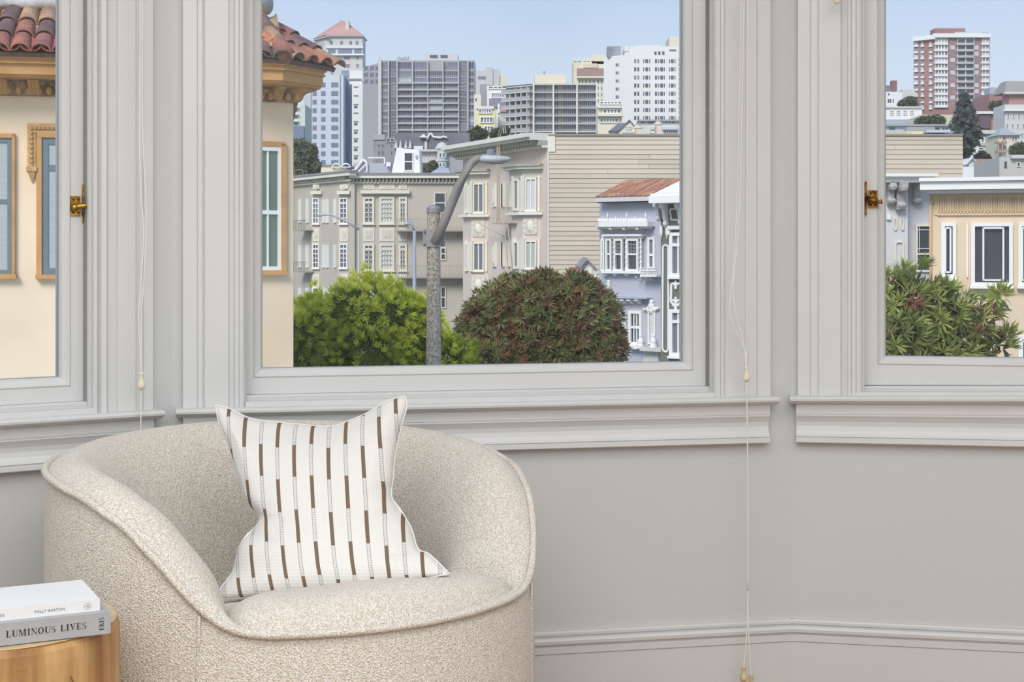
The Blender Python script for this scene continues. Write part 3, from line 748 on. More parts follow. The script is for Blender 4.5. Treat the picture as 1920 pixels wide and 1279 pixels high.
# frieze (egg and dart), corbel table, fascia
eA = FA.P(FA.u(-420), 0); e0 = FA.P(0, 0); e1 = FB2.P(LE, 0)
def inset(dA, dB, ext=0.0):
    """plan outline of the eave set back by d from both eave lines"""
    p = FA.P(FA.u(-420), 0, -dA); # corner: intersection of the two offset lines
    q0 = FA.P(0, 0, -dA); q1 = FB2.P(0, 0, -dB)
    U1, U2 = FA.U, FB2.U; det = U1.x*(-U2.y)+U2.x*U1.y; r = q1-q0
    t = (r.x*(-U2.y)+U2.x*r.y)/det; k = q0+U1*t
    e = FB2.P(LE-.12, 0, -dB)
    return [(p.x, p.y), (k.x, k.y), (e.x, e.y), (e.x-1.5, e.y+3.5), (p.x, p.y+5)]
zf1, zf0 = FA.z(520, 113), FA.z(520, 149)
hh = zf1-zf0
for (d_, a0, a1, nm, m_) in ((.05, .80, 1.0, 'gutter_moulding', OCH), (.09, .62, .82, 'cornice_band', OCH), (.07, .56, .62, 'cornice_fillet', OCH), (.11, .02, .58, 'fascia', OCH)):
    planbox(R, inset(d_, d_), zf0+hh*a0, zf0+hh*a1, m_, nm)
planbox(R, inset(.14, .14), zf0-.02, zf0+.03, OCH, 'soffit')
planbox(R, [(a_.x, a_.y-.06), (b_.x+.02, b_.y-.06), (c_.x+.05, c_.y-.03)]+[(c_.x-.8, c_.y+5), (a_.x, a_.y+5)], zf0-.16, zf0, TAUPE, 'bed_moulding')
zeg0, zeg1 = WB.z(520, 192), WB.z(520, 170)
planbox(R, [(a_.x, a_.y-.10), (b_.x+.02, b_.y-.10), (c_.x+.06, c_.y-.04)]+[(c_.x-.8, c_.y+5), (a_.x, a_.y+5)], zeg0, zeg1, TAUPE, 'frieze')
# egg and dart ornaments
egg = MB(); egg.ball((0, 0, 0), .038, .03, .05, 8); eo = None
for pl_, ua, ub in ((WA, WA.u(-20), uW-.05), (WB, WB.u(484), WB.u(551))):
    n_ = int((ub-ua)/.105)
    for k in range(n_+1):
        u = ua+k*.105; p = pl_.P(u, zeg0+.055, .115)
        if eo is None: eo = egg.build('egg_ornament', OCH, R, world=False, smooth=True); o = eo
        else: o = eo.copy(); COL.objects.link(o); o.parent = R
        o.location = p-R.location
# brackets
def bracket(pl, u, z, s=1.0, m=OCH):
    mb = MB(); prof = [(0, 0), (.34, 0), (.36, -.03), (.33, -.07), (.24, -.09), (.17, -.14), (.15, -.19), (.10, -.23), (0, -.24)]
    mb.sweep([[(x, -y*s, zz*s) for y, zz in prof] for x in (-.085*s, .085*s)])
    for k in (-.05, 0, .05): mb.sweep([[(x, -(y*s+.012), zz*s) for y, zz in prof[1:8]]+[(x, 0, -.1*s)] for x in (k*s-.012, k*s+.012)])
    M = Matrix.Translation(pl.P(u, z, 0)) @ Matrix.Rotation(pl.a, 4, 'Z')
    return mb.build('bracket', m, R, M)
for px_ in (6, 66, 126, 190, 254, 318, 382, 446): bracket(WA.par(px_, .05), 0, zf0-.01, .7)
bracket(WB.par(516, .05), 0, zf0-.01, .62); cq = Plane(549, WB.Y(549), 60); bracket(cq, cq.u(549), zf0-.01, .66)
# acanthus lumps between the brackets
for px_ in (28, 90):
    mb = MB()
    for k in range(5): mb.ball(WA.P(WA.u(px_)+(-.1+.05*k), WA.z(px_, 150)-.03*abs(k-2), .12), .05, .06, .06, 8)
    mb.build('leaf_relief', TAUPE, R, smooth=True)
# roof deck
al = radians(30); SL = 1.25
def roofpt(pl, u, s, h=0):  # up the slope by s
    return pl.P(u, zE, 0)+(-pl.N)*(s*cos(al))+Vector((0, 0, s*sin(al)))+(pl.N*sin(al)+Vector((0, 0, cos(al))))*h
DECK = mat('roof_underlay', (112, 88, 78), .95, .2, 8)
mb = MB()
uA0 = FA.u(-420)
mb.sweep([[roofpt(FA, uA0, 0, -.03), roofpt(FA, uA0, SL, -.03), roofpt(FA, uA0, SL, -.10), roofpt(FA, uA0, 0, -.08)], [roofpt(FA, .02, 0, -.03), roofpt(FA, -.33, SL, -.03), roofpt(FA, -.33, SL, -.1), roofpt(FA, .02, 0, -.08)]])
mb.sweep([[roofpt(FB2, 0, 0, -.03), roofpt(FB2, .1, SL, -.03), roofpt(FB2, .1, SL, -.1), roofpt(FB2, 0, 0, -.08)], [roofpt(FB2, LE, 0, -.03), roofpt(FB2, LE, SL, -.03), roofpt(FB2, LE, SL, -.1), roofpt(FB2, LE, 0, -.08)]])
mb.build('roof_deck', DECK, R)
def tile_mesh(cover=True, L=.46, r0=.105, r1=.088, th=.014):
    mb = MB(); rings = []
    for k in range(2):
        y = L*k; r = r0 if k == 0 else r1; ring = []
        for a in range(9):
            t = pi*a/8; ring.append((r*cos(t), y, r*sin(t)*.82 if cover else -r*sin(t)*.6+.06))
        for a in range(8, -1, -1):
            t = pi*a/8; ring.append(((r-th)*cos(t), y, (r-th)*sin(t)*.82 if cover else -(r-th)*sin(t)*.6+.06+th*.2))
        rings.append(ring)
    mb.sweep(rings); return mb
TM = {}
def tile(pl, u, s, cover, skew=0.0, lift=0.0):
    m_ = random.choice(TILES)
    if (cover, m_.name) not in TM: TM[(cover, m_.name)] = o = tile_mesh(cover).build('roof_tile', m_, R, world=False, smooth=False)
    else: o = TM[(cover, m_.name)].copy(); COL.objects.link(o); o.parent = R
    X = pl.U; Y_ = (-pl.N*cos(al)+Vector((0, 0, sin(al)))); Z = pl.N*sin(al)+Vector((0, 0, cos(al)))
    Rm = Matrix((X, Y_, Z)).transposed().to_4x4(); p = roofpt(pl, u, s, .0+lift)
    o.matrix_basis = Matrix.Translation(p-R.location) @ Rm @ Matrix.Rotation(skew+random.uniform(-.04, .04), 4, 'Z') @ Matrix.Rotation(-.05, 4, 'X')
for pl_, rngs in ((FA, [(FA.u(-40), -.06)]), (FB2, [(.12, LE-.02)])):
    for (ua, ub) in rngs:
        n_ = max(1, round((ub-ua)/.215))
        for r_ in range(3):
            for k in range(n_+1):
                u = ua+(ub-ua)*k/n_
                if pl_ is FA and u > -.30*(r_*.38)/SL-.02: continue
                tile(pl_, u, -.05+r_*.38, True, lift=.012)
                if k < n_: tile(pl_, u+(ub-ua)/n_/2, -.03+r_*.38, False)
# hip tiles between the two faces and ridge mortar
for k in range(4):
    a = roofpt(FA, -.02, 0, .03).lerp(roofpt(FA, -.33, SL, .03), k/4); b = roofpt(FA, -.02, 0, .03).lerp(roofpt(FA, -.33, SL, .03), (k+1.25)/4)
    mb = MB(); mb.tube([a, b], [.10, .082], 12); mb.build('hip_tile', TILES[(0, 4, 2, 3)[k]], R, smooth=True)
mb = MB(); path = []
for k in range(60):
    u = uA0+(-.2-uA0)*k/59; q = roofpt(FA, u, SL-.02, .06); path.append(q+Vector((0, 0, .03*noise.noise(q*3))))
mb.tube(path, [.085+.035*noise.noise(p*4) for p in path], 9)
mb.tube([roofpt(FA, -.45, SL, .1), roofpt(FA, -.2, SL, .14), roofpt(FB2, .3, SL, .06), roofpt(FB2, .42, SL-.1, 0)], [.09, .14, .12, .02], 10)
mb.build('ridge_mortar', MORT, R, smooth=True)
# parapet behind the ridge, seen in the left window
planbox(R, [(a_.x, a_.y+2.4), (WA.P(WA.u(112), 0).x, WA.P(WA.u(112), 0).y+2.4), (WA.P(WA.u(112), 0).x, a_.y+4), (a_.x, a_.y+4)], zE, zE+.95, mat('salmon_stucco', (222, 176, 148), .9), 'parapet')
# windows of the cream house
def relief_surround(pl, px0, px1, py0, py1, w_):
    pass
hs.bx(-60, 26, 250, 258, 0, .05, OCH, 'window_casing', WA); hs.bx(22, 27.5, 250, 516, 0, .05, OCH, 'window_casing', WA); hs.bx(-60, 30, 514, 523, 0, .09, OCH, 'window_sill', WA)
hs.win(-40, 23, 258, 515, TEAL, BLIND, fw=.05, split=.535, pl=WA, d=-.0, thick=.03)
hs.bx(69, 140, 248, 258, 0, .05, OCH, 'window_casing', WA); hs.bx(68, 78, 258, 516, 0, .05, OCH, 'window_casing', WA); hs.bx(66, 140, 515, 523, 0, .09, OCH, 'window_sill', WA)
hs.win(78, 150, 258, 515, TEAL, BLIND, fw=.07, split=.78, pl=WA, thick=.03)
mb = MB(); WA.box(mb, 51, 140, 232, 249, 0, .045); WA.box(mb, 51, 67, 249, 316, 0, .045)
up = WA.u(49.5, .05); up2 = WA.u(69, .05); zp = WA.z(59, 316, .05)
mb.box(up, up2, -.07, 0, zp-.03, zp+.02)
mb.sweep([[(up+.01, -.06, zp-.03), (up2-.01, -.06, zp-.03), (up2-.01, 0, zp-.03), (up+.01, 0, zp-.03)], [((up+up2)/2-.005, -.02, zp-.15), ((up+up2)/2+.005, -.02, zp-.15), ((up+up2)/2+.005, 0, zp-.15), ((up+up2)/2-.005, 0, zp-.15)]])
hood = mb.build('carved_hood', mat('carved_hood_ochre', (204, 164, 112), .85, .2, 12), R, WA.M)
mb = MB()
for k in range(9): mb.ball(WA.P(WA.u(59, .05), WA.z(59, 240+k*9, .05), .05), .028, .02, .024, 6)
for k in range(9): mb.ball(WA.P(WA.u(66+k*8, .05), WA.z(59, 240, .05), .05), .028, .02, .024, 6)
mb.build('rosettes', mat('rosette', (186, 148, 100), .85), hood, kind='stuff')
# window on the chamfered side
hs.bx(471, 536, 265, 274, 0, .05, OCH, 'window_casing', WB); hs.bx(527.5, 537, 270, 515, 0, .05, OCH, 'window_casing', WB); hs.bx(471, 539, 507, 516, 0, .08, OCH, 'window_sill', WB)
hs.win(474, 527.5, 274, 508, OWHITE, glassy('green_pane', (96, 122, 108), .1), fw=.05, split=.47, pl=WB, thick=.04, nx=2)
# ------------------------------------------------------------ street lamp
lampY = 19.0*1.18
GALV = mat('galvanised_steel', (152, 151, 150), .5, .06, 8, metal=.3)
CONC = mat('pebbled_concrete', (184, 176, 164), .9, .35, 45, .6, 60, c2=(136, 128, 118), c2s=30)
lp = pt(813, 470, lampY); lr = thing('street_lamp', 'concrete street lamp post with a leaning grey arm, between the two trees', 'street lamp', (lp.x, lp.y, STREET))
sc = lampY/F
mb = MB(); rings = []
for py_, r_ in ((1500, 19), (686, 14.5), (462, 12.5)):
    z = max(HC-(py_-HY)*sc, STREET); rings.append([(lp.x+r_*sc*cos(2*pi*k/12), lp.y+r_*sc*sin(2*pi*k/12), z) for k in range(12)])
mb.sweep(rings); mb.build('post', CONC, lr)
mb = MB(); mb.lathe([(12.2*sc, HC-(462-HY)*sc), (12*sc, HC-(398-HY)*sc)], (lp.x, lp.y, 0), 12); mb.build('post_top', CONC, lr)
mb = MB(); zc_ = lambda y: HC-(y-HY)*sc
mb.lathe([(13.5*sc, zc_(399)), (13.5*sc, zc_(391)), (11*sc, zc_(387)), (.01, zc_(384))], (lp.x, lp.y, 0), 16); mb.build('cap', GALV, lr, smooth=False)
mb = MB(); mb.box(lp.x-13*sc, lp.x+14*sc, lp.y-15*sc, lp.y+15*sc, zc_(463), zc_(430)); mb.box(lp.x-20*sc, lp.x-12*sc, lp.y-5*sc, lp.y+5*sc, zc_(462), zc_(430)); mb.box(lp.x+13*sc, lp.x+21*sc, lp.y-5*sc, lp.y+5*sc, zc_(462), zc_(430))
mb.build('bracket_plate', GALV, lr)
for x_ in (-17, 18):
    for y_ in (434, 458): mb = MB(); mb.ball((lp.x+x_*sc, lp.y-8*sc, zc_(y_)), 2.4*sc, n=8); mb.build('bolt', GALV, lr)
def LP(px, py, dy=-.12): p = pt(px, py, lampY); p.y += dy; return p
mb = MB(); mb.tube([LP(816, 456), LP(835, 412), LP(860, 352), LP(878, 315), (LP(886, 305)), LP(895, 299), LP(905, 296)], [9*sc, 9*sc, 8.6*sc, 8*sc, 7.6*sc, 7*sc, 6.5*sc], 14); mb.build('arm', mat('arm_steel', (140, 134, 130), .55, .08, 5), lr, smooth=True)
mb = MB(); rings = []
for px_, a, b, c in ((897, 4, 5, 3), (903, 9, 8, 6), (912, 12, 9, 8), (925, 14, 8, 9), (940, 13, 6, 8), (952, 10, 4.5, 5.5), (958, 5, 2, 2.5)):
    q = LP(px_, 299.5 if px_ < 930 else 299); rings.append([(q.x, q.y+a*sc*cos(2*pi*k/14), q.z+(b if sin(2*pi*k/14) > 0 else c)*sc*sin(2*pi*k/14)) for k in range(14)])
mb.sweep(rings); mb.build('luminaire', mat('luminaire_grey', (186, 187, 190), .4, .04, 6), lr, smooth=True)
mb = MB(); q = LP(920, 292); mb.lathe([(6.5*sc, 0), (7*sc, 2*sc), (7*sc, 9*sc), (6.2*sc, 10.5*sc), (.01, 11*sc)], q, 14); mb.build('photocell', mat('photocell', (130, 140, 156), .4), lr, smooth=False)
mb = MB(); q = LP(931, 306.5); mb.ball(q, 17*sc, 9*sc, 1.8*sc, 12); mb.build('lens', mat('lamp_lens', (150, 146, 140), .3), lr, smooth=True)

# ------------------------------------------------------------ trees
def leafmat(name):
    m = bpy.data.materials.new(name); m.use_nodes = True; n = m.node_tree.nodes; L = m.node_tree.links; b = n['Principled BSDF']
    b.inputs['Roughness'].default_value = .5; b.inputs['Specular IOR Level'].default_value = .35
    a = n.new('ShaderNodeAttribute'); a.attribute_name = 'tint'; L.new(a.outputs['Color'], b.inputs['Base Color'])
    t = n.new('ShaderNodeBsdfTranslucent'); L.new(a.outputs['Color'], t.inputs[0]); x = n.new('ShaderNodeMixShader'); x.inputs[0].default_value = .3
    L.new(b.outputs[0], x.inputs[1]); L.new(t.outputs[0], x.inputs[2]); L.new(x.outputs[0], n['Material Output'].inputs[0]); return m
LEAF = leafmat('leaf'); BARK = mat('bark', (92, 80, 70), .9, .2, 10, .4, 30)
def whorl(mb, c, axis, n, ln, wd, spread, tint, rnd):
    axis = axis.normalized(); a = axis.cross(Vector((.3, .5, .8))).normalized(); b = axis.cross(a)
    for k in range(n):
        t = 2*pi*k/n*1.0+rnd.uniform(-.4, .4); sp_ = spread*rnd.uniform(.35, 1.15)
        d = (axis*cos(sp_)+(a*cos(t)+b*sin(t))*sin(sp_)).normalized(); L_ = ln*rnd.uniform(.7, 1.1)
        s_ = d.cross(axis); s_ = s_.normalized()*wd*.5 if s_.length > .01 else a*wd*.5
        nn = d.cross(s_).normalized()*wd*.22
        p0 = c; p1 = c+d*L_*.5+Vector((0, 0, -.02*L_)); p2 = c+d*L_+Vector((0, 0, -.10*L_))
        j = rnd.uniform(.8, 1.2); mb.ccol = tuple(min(1, v*j) for v in tint)
        mb.add([p0, p1+s_+nn, p2, p1-s_+nn, p1], [(0, 4, 2, 1), (0, 3, 2, 4)])
def tree(name, label, Y0, blobs, depth, dens, n, ln, wd, spread, tints, trunkx, seed, nobj=280, extra=None, group=None, rise=.55):
    rnd = random.Random(seed); s_ = Y0/F
    r = thing(name, label, 'tree', (pt(trunkx, 470, Y0).x, Y0, STREET), group)
    cs = [(pt(x, y, Y0+rnd.uniform(-.3, .3)*depth), rr*s_) for x, y, rr in blobs]
    pts = []
    for c, rr in cs:
        m_ = int(dens*rr*rr*12.6)
        for k in range(m_):
            v = Vector((rnd.gauss(0, 1), rnd.gauss(0, 1), rnd.gauss(0, 1))).normalized(); 
            q = c+Vector((v.x*rr, v.y*rr*1.0, v.z*rr))*rnd.uniform(.80, 1.05)
            if any((q-c2).length < r2*.78 for c2, r2 in cs): continue
            if q.y > Y0+depth*.5+.3 and rnd.random() < .6: continue
            v2 = (v+Vector((0, -.25, .45))*rnd.uniform(.2, 1)).normalized(); pts.append((q, v2))
    if extra:
        for x, y, k, sp_ in extra:
            for _ in range(k):
                q = pt(x+rnd.gauss(0, sp_), y+rnd.gauss(0, sp_), Y0-depth*.3); pts.append((q, Vector((rnd.uniform(-.5, .5), -.2, 1))))
    zmax = max(p[0].z for p in pts); zmin = min(p[0].z for p in pts)
    pts.sort(key=lambda p: (p[0].y-p[0].z*.2)+rnd.uniform(-.6, .6))
    protos = []
    for k in range(10):
        tint = tints(k/9*.999, rnd); mb = MB(); mb.col = []; whorl(mb, Vector((0, 0, 0)), Vector((0, 0, 1)), n, ln, wd, spread, tint, rnd)
        protos.append((mb, []))
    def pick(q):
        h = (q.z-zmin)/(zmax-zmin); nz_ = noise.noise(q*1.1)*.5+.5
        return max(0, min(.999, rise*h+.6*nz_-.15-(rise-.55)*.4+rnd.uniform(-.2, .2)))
    first = {}
    for i, (q, v) in enumerate(pts[:nobj]):
        k = int(pick(q)*10)
        if k not in first: o = protos[k][0].build('leaf_cluster', LEAF, r, world=False, fix=False); first[k] = o
        else: o = first[k].copy(); COL.objects.link(o); o.parent = r
        o.matrix_basis = Matrix.Translation(q-r.location) @ v.to_track_quat('Z', 'Y').to_matrix().to_4x4() @ Matrix.Rotation(rnd.uniform(0, 6), 4, 'Z')
    mb = MB(); mb.col = []
    for q, v in pts[nobj:]: whorl(mb, q, v, n, ln, wd, spread, tints(pick(q), rnd), rnd)
    # inner leaves fill the crown, its shade put into their darker tints
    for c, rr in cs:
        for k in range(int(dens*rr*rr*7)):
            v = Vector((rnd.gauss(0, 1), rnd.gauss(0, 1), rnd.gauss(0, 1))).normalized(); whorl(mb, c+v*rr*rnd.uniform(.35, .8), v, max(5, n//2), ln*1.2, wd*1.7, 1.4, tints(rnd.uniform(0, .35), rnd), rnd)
    mb.build('foliage', LEAF, r, kind='stuff', fix=False)
    # trunk and boughs
    mb = MB(); base = Vector((r.location.x, Y0, STREET)); top = Vector((r.location.x, Y0, zmin+.3*(zmax-zmin)))
    mb.tube([base, base.lerp(top, .5)+Vector((.08, 0, 0)), top], [.20, .15, .11], 10); mb.build('trunk', BARK, r, smooth=True)
    for c, rr in cs[:7]:
        mb = MB(); mb.tube([base.lerp(top, .75), base.lerp(top, .9).lerp(c, .5)+Vector((0, 0, -.1)), c], [.09, .06, .025], 7); mb.build('branch', BARK, r, smooth=True)
    return r
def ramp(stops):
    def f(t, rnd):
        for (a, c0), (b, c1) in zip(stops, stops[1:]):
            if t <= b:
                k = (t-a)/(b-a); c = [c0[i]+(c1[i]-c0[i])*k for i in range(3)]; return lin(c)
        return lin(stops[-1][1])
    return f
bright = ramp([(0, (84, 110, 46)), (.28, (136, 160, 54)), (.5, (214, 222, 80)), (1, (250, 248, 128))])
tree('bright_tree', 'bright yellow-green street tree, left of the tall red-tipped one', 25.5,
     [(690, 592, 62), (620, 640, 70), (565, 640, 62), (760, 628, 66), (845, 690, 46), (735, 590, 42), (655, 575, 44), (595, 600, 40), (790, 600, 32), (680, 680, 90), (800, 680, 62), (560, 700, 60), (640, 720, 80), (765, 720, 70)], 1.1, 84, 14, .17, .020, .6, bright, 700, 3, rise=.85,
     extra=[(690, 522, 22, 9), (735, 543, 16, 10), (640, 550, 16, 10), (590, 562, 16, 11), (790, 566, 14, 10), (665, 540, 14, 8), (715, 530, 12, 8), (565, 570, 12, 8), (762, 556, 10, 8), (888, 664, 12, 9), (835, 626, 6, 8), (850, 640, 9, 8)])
def redtip(t, rnd):
    if rnd.random() < .28: return lin((138, 100, 78)) if rnd.random() < .6 else lin((150, 124, 84))
    return ramp([(0, (86, 94, 64)), (.5, (120, 126, 78)), (1, (156, 156, 98))])(t, rnd)
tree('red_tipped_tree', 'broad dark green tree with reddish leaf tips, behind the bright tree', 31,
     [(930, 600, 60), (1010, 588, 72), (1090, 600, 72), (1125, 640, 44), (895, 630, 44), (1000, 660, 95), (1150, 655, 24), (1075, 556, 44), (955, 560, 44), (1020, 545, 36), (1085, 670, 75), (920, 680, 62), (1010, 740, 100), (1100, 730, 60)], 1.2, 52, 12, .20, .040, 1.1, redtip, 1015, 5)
def rt(t, rnd):
    if rnd.random() < .13: return lin((168, 110, 96))
    return ramp([(0, (80, 96, 66)), (.45, (138, 148, 80)), (1, (196, 200, 110))])(t, rnd)
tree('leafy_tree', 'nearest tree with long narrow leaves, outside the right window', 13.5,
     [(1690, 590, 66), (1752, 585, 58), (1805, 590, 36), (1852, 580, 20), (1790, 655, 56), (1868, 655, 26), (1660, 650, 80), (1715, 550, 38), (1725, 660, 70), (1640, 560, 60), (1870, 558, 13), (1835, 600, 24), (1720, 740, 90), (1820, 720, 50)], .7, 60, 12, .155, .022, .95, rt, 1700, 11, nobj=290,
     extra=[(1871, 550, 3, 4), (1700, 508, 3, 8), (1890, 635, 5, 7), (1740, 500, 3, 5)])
# ------------------------------------------------------------ greige apartment house with bays (middle left)
GREI = pm('greige_stucco', (194, 186, 174)); GREIT = pm('greige_trim', (226, 222, 208)); DENT = pm('dentil_grey', (176, 172, 160))
FT = Plane(760, 95, 0); FTL = Plane(655, 95, -58)
tn = Bd('apartment_house', 'greige bay-windowed apartment house with dentil cornice behind the bright tree', 'building', FT, 760)
tn.wall(655, 905, 330, GREI, 14); tn.wall(546, 655, 332, GREI, 2, FTL)
for pl_, a, b in ((FT, 655, 905), (FTL, 546, 655)):
    tn.bx(a, b, 324, 328, 0, .55, pm('roof_edge', (140, 142, 138)), 'roof_edge', pl_); tn.bx(a, b, 328, 334, 0, .5, GREIT, 'cornice', pl_); tn.bx(a, b, 341, 344, 0, .2, GREIT, 'cornice_fillet', pl_)
    u0, u1 = pl_.u(a), pl_.u(b); n_ = int((u1-u0)/.24); mb = MB(); zt_ = pl_.z((a+b)/2, 334)-.0; zb_ = pl_.z((a+b)/2, 341)
    for k in range(n_): mb.box(u0+k*.24, u0+k*.24+.12, -.34, 0, zb_, zt_)
    mb.build('dentils', DENT, tn.r, pl_.M, kind='stuff')
def panel(b_, x0, x1, y0, y1, pl=None, m=GREIT, inner=None, nm='relief_panel'):
    o = b_.bx(x0, x1, y0, y1, 0, .05, m, nm, pl); q = pl or b_.pl
    mb = MB(); dx, dy = (x1-x0)*.16, (y1-y0)*.16; q.box(mb, x0+dx, x1-dx, y0+dy, y1-dy, .05, .065); q.box(mb, x0+dx*2, x1-dx*2, y0+dy*2, y1-dy*2, .065, .09)
    mb.build('moulding', inner or pm('panel_relief', (214, 208, 194)), o, q.M)
tn.bx(676, 768, 357, 363, 0, .35, GREIT, 'label_moulding')
for x0, x1, nx in ((681, 702, 2), (711.5, 740, 4), (747.5, 763, 2)):
    panel(tn, x0, x1, 345, 354.5)
    for y0, y1 in ((369, 420), (457, 508), (545, 596)):
        tn.win(x0, x1, y0, y1, CREAMW, MIDG if nx == 2 else CURT, fw=.14, nx=nx, ny=5, split=.8, thick=.12, mw=.05, sill=.06)
    for y0, y1 in ((427, 452), (514, 540)): panel(tn, x0, x1, y0, y1)
tn.bx(658, 665, 345, 700, 0, .25, GREI, 'pilaster')
for x0, x1, y0, y1 in ((814, 836, 361, 400), (826, 836, 464, 488), (826, 836, 537, 578)): tn.win(x0, x1, y0, y1, GREIT, DARKG, fw=.07, split=.5, thick=.08)
RAIL = pm('greige_rail', (168, 160, 148))
for y_ in (433, 521):
    f_ = tn.bx(743, 905, y_-1.5, y_+1, 0, .9, RAIL, 'fire_escape_platform')
    mb = MB(); FT.box(mb, 743, 905, y_-23, y_-22, .85, .9)
    for k in range(40): x_ = 744+k*4; FT.box(mb, x_, x_+.7, y_-22, y_, .85, .89)
    mb.build('railing', RAIL, f_, FT.M)
    mb = MB()
    for x_ in (772, 858):
        mb.tube([FT.P(FT.u(x_), FT.z(x_, y_+12), .02), FT.P(FT.u(x_), FT.z(x_, y_+1), .8)], .04, 6)
    mb.build('brace', RAIL, f_)
# left bays
def bayleft(x0, x1, yt):
    q = Plane(x1, FTL.Y(x1), -20)
    tn.wall(x0, x1, yt, GREI, 1.5, q, 'bay')
    tn.bx(x0-2, x1+1, yt-2, yt+4, -.2, .35, GREIT, 'bay_cornice', q)
    return q
for (x0, x1, a, b) in ((584, 601, 586.5, 599), (633, 654, 637, 652.5)):
    q = bayleft(x0, x1, 360)
    panel(tn, a, b, 346, 354, q)
    for y0, y1 in ((371, 420), (457, 503), (539, 585)): tn.win(a, b, y0, y1, OWHITE, DARKG if y0 > 400 and a < 600 else MIDG, fw=.08, nx=2, ny=5, split=.8, thick=.1, pl=q, sill=.04, mw=.05)
    for y0, y1 in ((428, 452), (514, 540)): panel(tn, a, b, y0, y1, q)
for a in (561, 575, 606, 613, 627):
    for y0, y1 in ((374, 418), (460, 502), (540, 585)): tn.win(a, a+3.5, y0, y1, OWHITE, MIDG, fw=.1, thick=.1, pl=FTL)
for y_ in (432, 510):
    f_ = tn.bx(549, 574, y_-1, y_+1, 0, .9, RAIL, 'fire_escape_platform', FTL); mb = MB()
    for k in range(8): FTL.box(mb, 550+k*3, 550.2+k*3, y_-19, y_, .88, .9)
    FTL.box(mb, 549, 574, y_-19, y_-18, .85, .9); mb.build('railing', pm('dark_rail', (120, 112, 104)), f_, FTL.M)
mb = MB()
for x_ in (553, 557.5): mb.tube([FTL.P(FTL.u(x_), FTL.z(x_, 315), 1), FTL.P(FTL.u(x_), FTL.z(x_, 560), 1)], .05, 6)
for k in range(40): z = FTL.z(555, 318+k*6); mb.tube([FTL.P(FTL.u(553), z, 1), FTL.P(FTL.u(557.5), z, 1)], .03, 5)
mb.build('ladder', pm('ladder_iron', (132, 122, 112)), tn.r)

# ------------------------------------------------------------ mauve house with lapped siding on its side wall
MAUVE = pm('mauve_stucco', (214, 200, 190)); SID = [pm('siding_%d' % i, c) for i, c in enumerate(((205, 191, 173), (200, 187, 169), (209, 195, 178)))]
FS = Plane(1028, 75, 0); FM = Plane(1028, 75, -64.5)
mv = Bd('siding_house', 'mauve bay-windowed house with wide beige lapped side wall, right of the greige one', 'building', FS, 1150)
U0, U1 = FM.u(868), 0
pA = FM.P(U0, 0); uR = FS.u(1805)
pB = FS.P(uR, 0)
planbox(mv.r, [(pA.x, pA.y), (0+FS.O.x, FS.O.y), (pB.x, pB.y), (pB.x, pA.y)], STREET, FS.z(1150, 254), MAUVE, 'wall')
# boards
y_ = 256.0; k = 0; zt_ = FS.z(1150, 253.5); pit = .245
z = zt_
bo = {}
while z > STREET+1.0 and k < 54:
    xs_ = [0.03]; x = random.uniform(3, 8)
    while x < uR-2: xs_.append(x); x += random.uniform(5, 9)
    xs_.append(uR)
    for a, b in zip(xs_, xs_[1:]):
        mb = MB(); j = random.uniform(-.004, .004)
        mb.sweep([[(xx, 0, z-pit), (xx, -.055+j, z-pit), (xx, -.055+j, z-pit+.012), (xx, -.018, z+.0), (xx, 0, z)] for xx in (a+.012, b-.006)])
        mb.build('siding_board', random.choice(SID), mv.r, FS.M)
    z -= pit; k += 1
mv.bx(1028, 1806, 251, 254.5, -.3, .12, pm('grey_coping', (150, 146, 140)), 'coping', FS)
mv.bx(1027, 1029.5, 254, 560, 0, .08, pm('corner_board', (226, 218, 206)), 'corner_board', FS)
# brackets of the cornice, running back along the facade
WCOR = pm('cornice_cream', (228, 224, 212))
zc0 = FS.z(1028, 250); 
for (dz0, dz1, d1, m_, nm) in ((0, -.22, 1.25, WCOR, 'cornice'), (-.22, -.36, 1.05, WCOR, 'cornice_bed'), (-.36, -.62, .55, DENT, 'dentil_band'), (-.62, -.74, .35, WCOR, 'frieze_moulding')):
    mb = MB(); mb.box(U0-.3, .0, -d1, 0, zc0+dz1, zc0+dz0); mb.build(nm, m_, mv.r, FM.M)
mb = MB(); n_ = int(-U0/.36)
for k in range(n_): mb.box(U0+k*.36, U0+k*.36+.18, -.85, -.5, zc0-.58, zc0-.36)
mb.build('dentils', DENT, mv.r, FM.M, kind='stuff')
mb = MB(); mb.box(-1.0, 0, -.05, .3, zc0-1.0, zc0); mv_end = None
mb = MB(); mb.prism([(FS.P(-.0, 0, .1).x, FS.O.y-.1), (FS.P(.35, 0).x, FS.O.y-.1), (FS.P(.35, 0).x, FS.O.y+.2), (FS.P(0, 0).x, FS.O.y+.2)], zc0-.95, zc0); mb.build('cornice_end', WCOR, mv.r)
MW = pm('bay_white', (232, 228, 216)); LIL = pm('bay_lilac', (206, 200, 190))
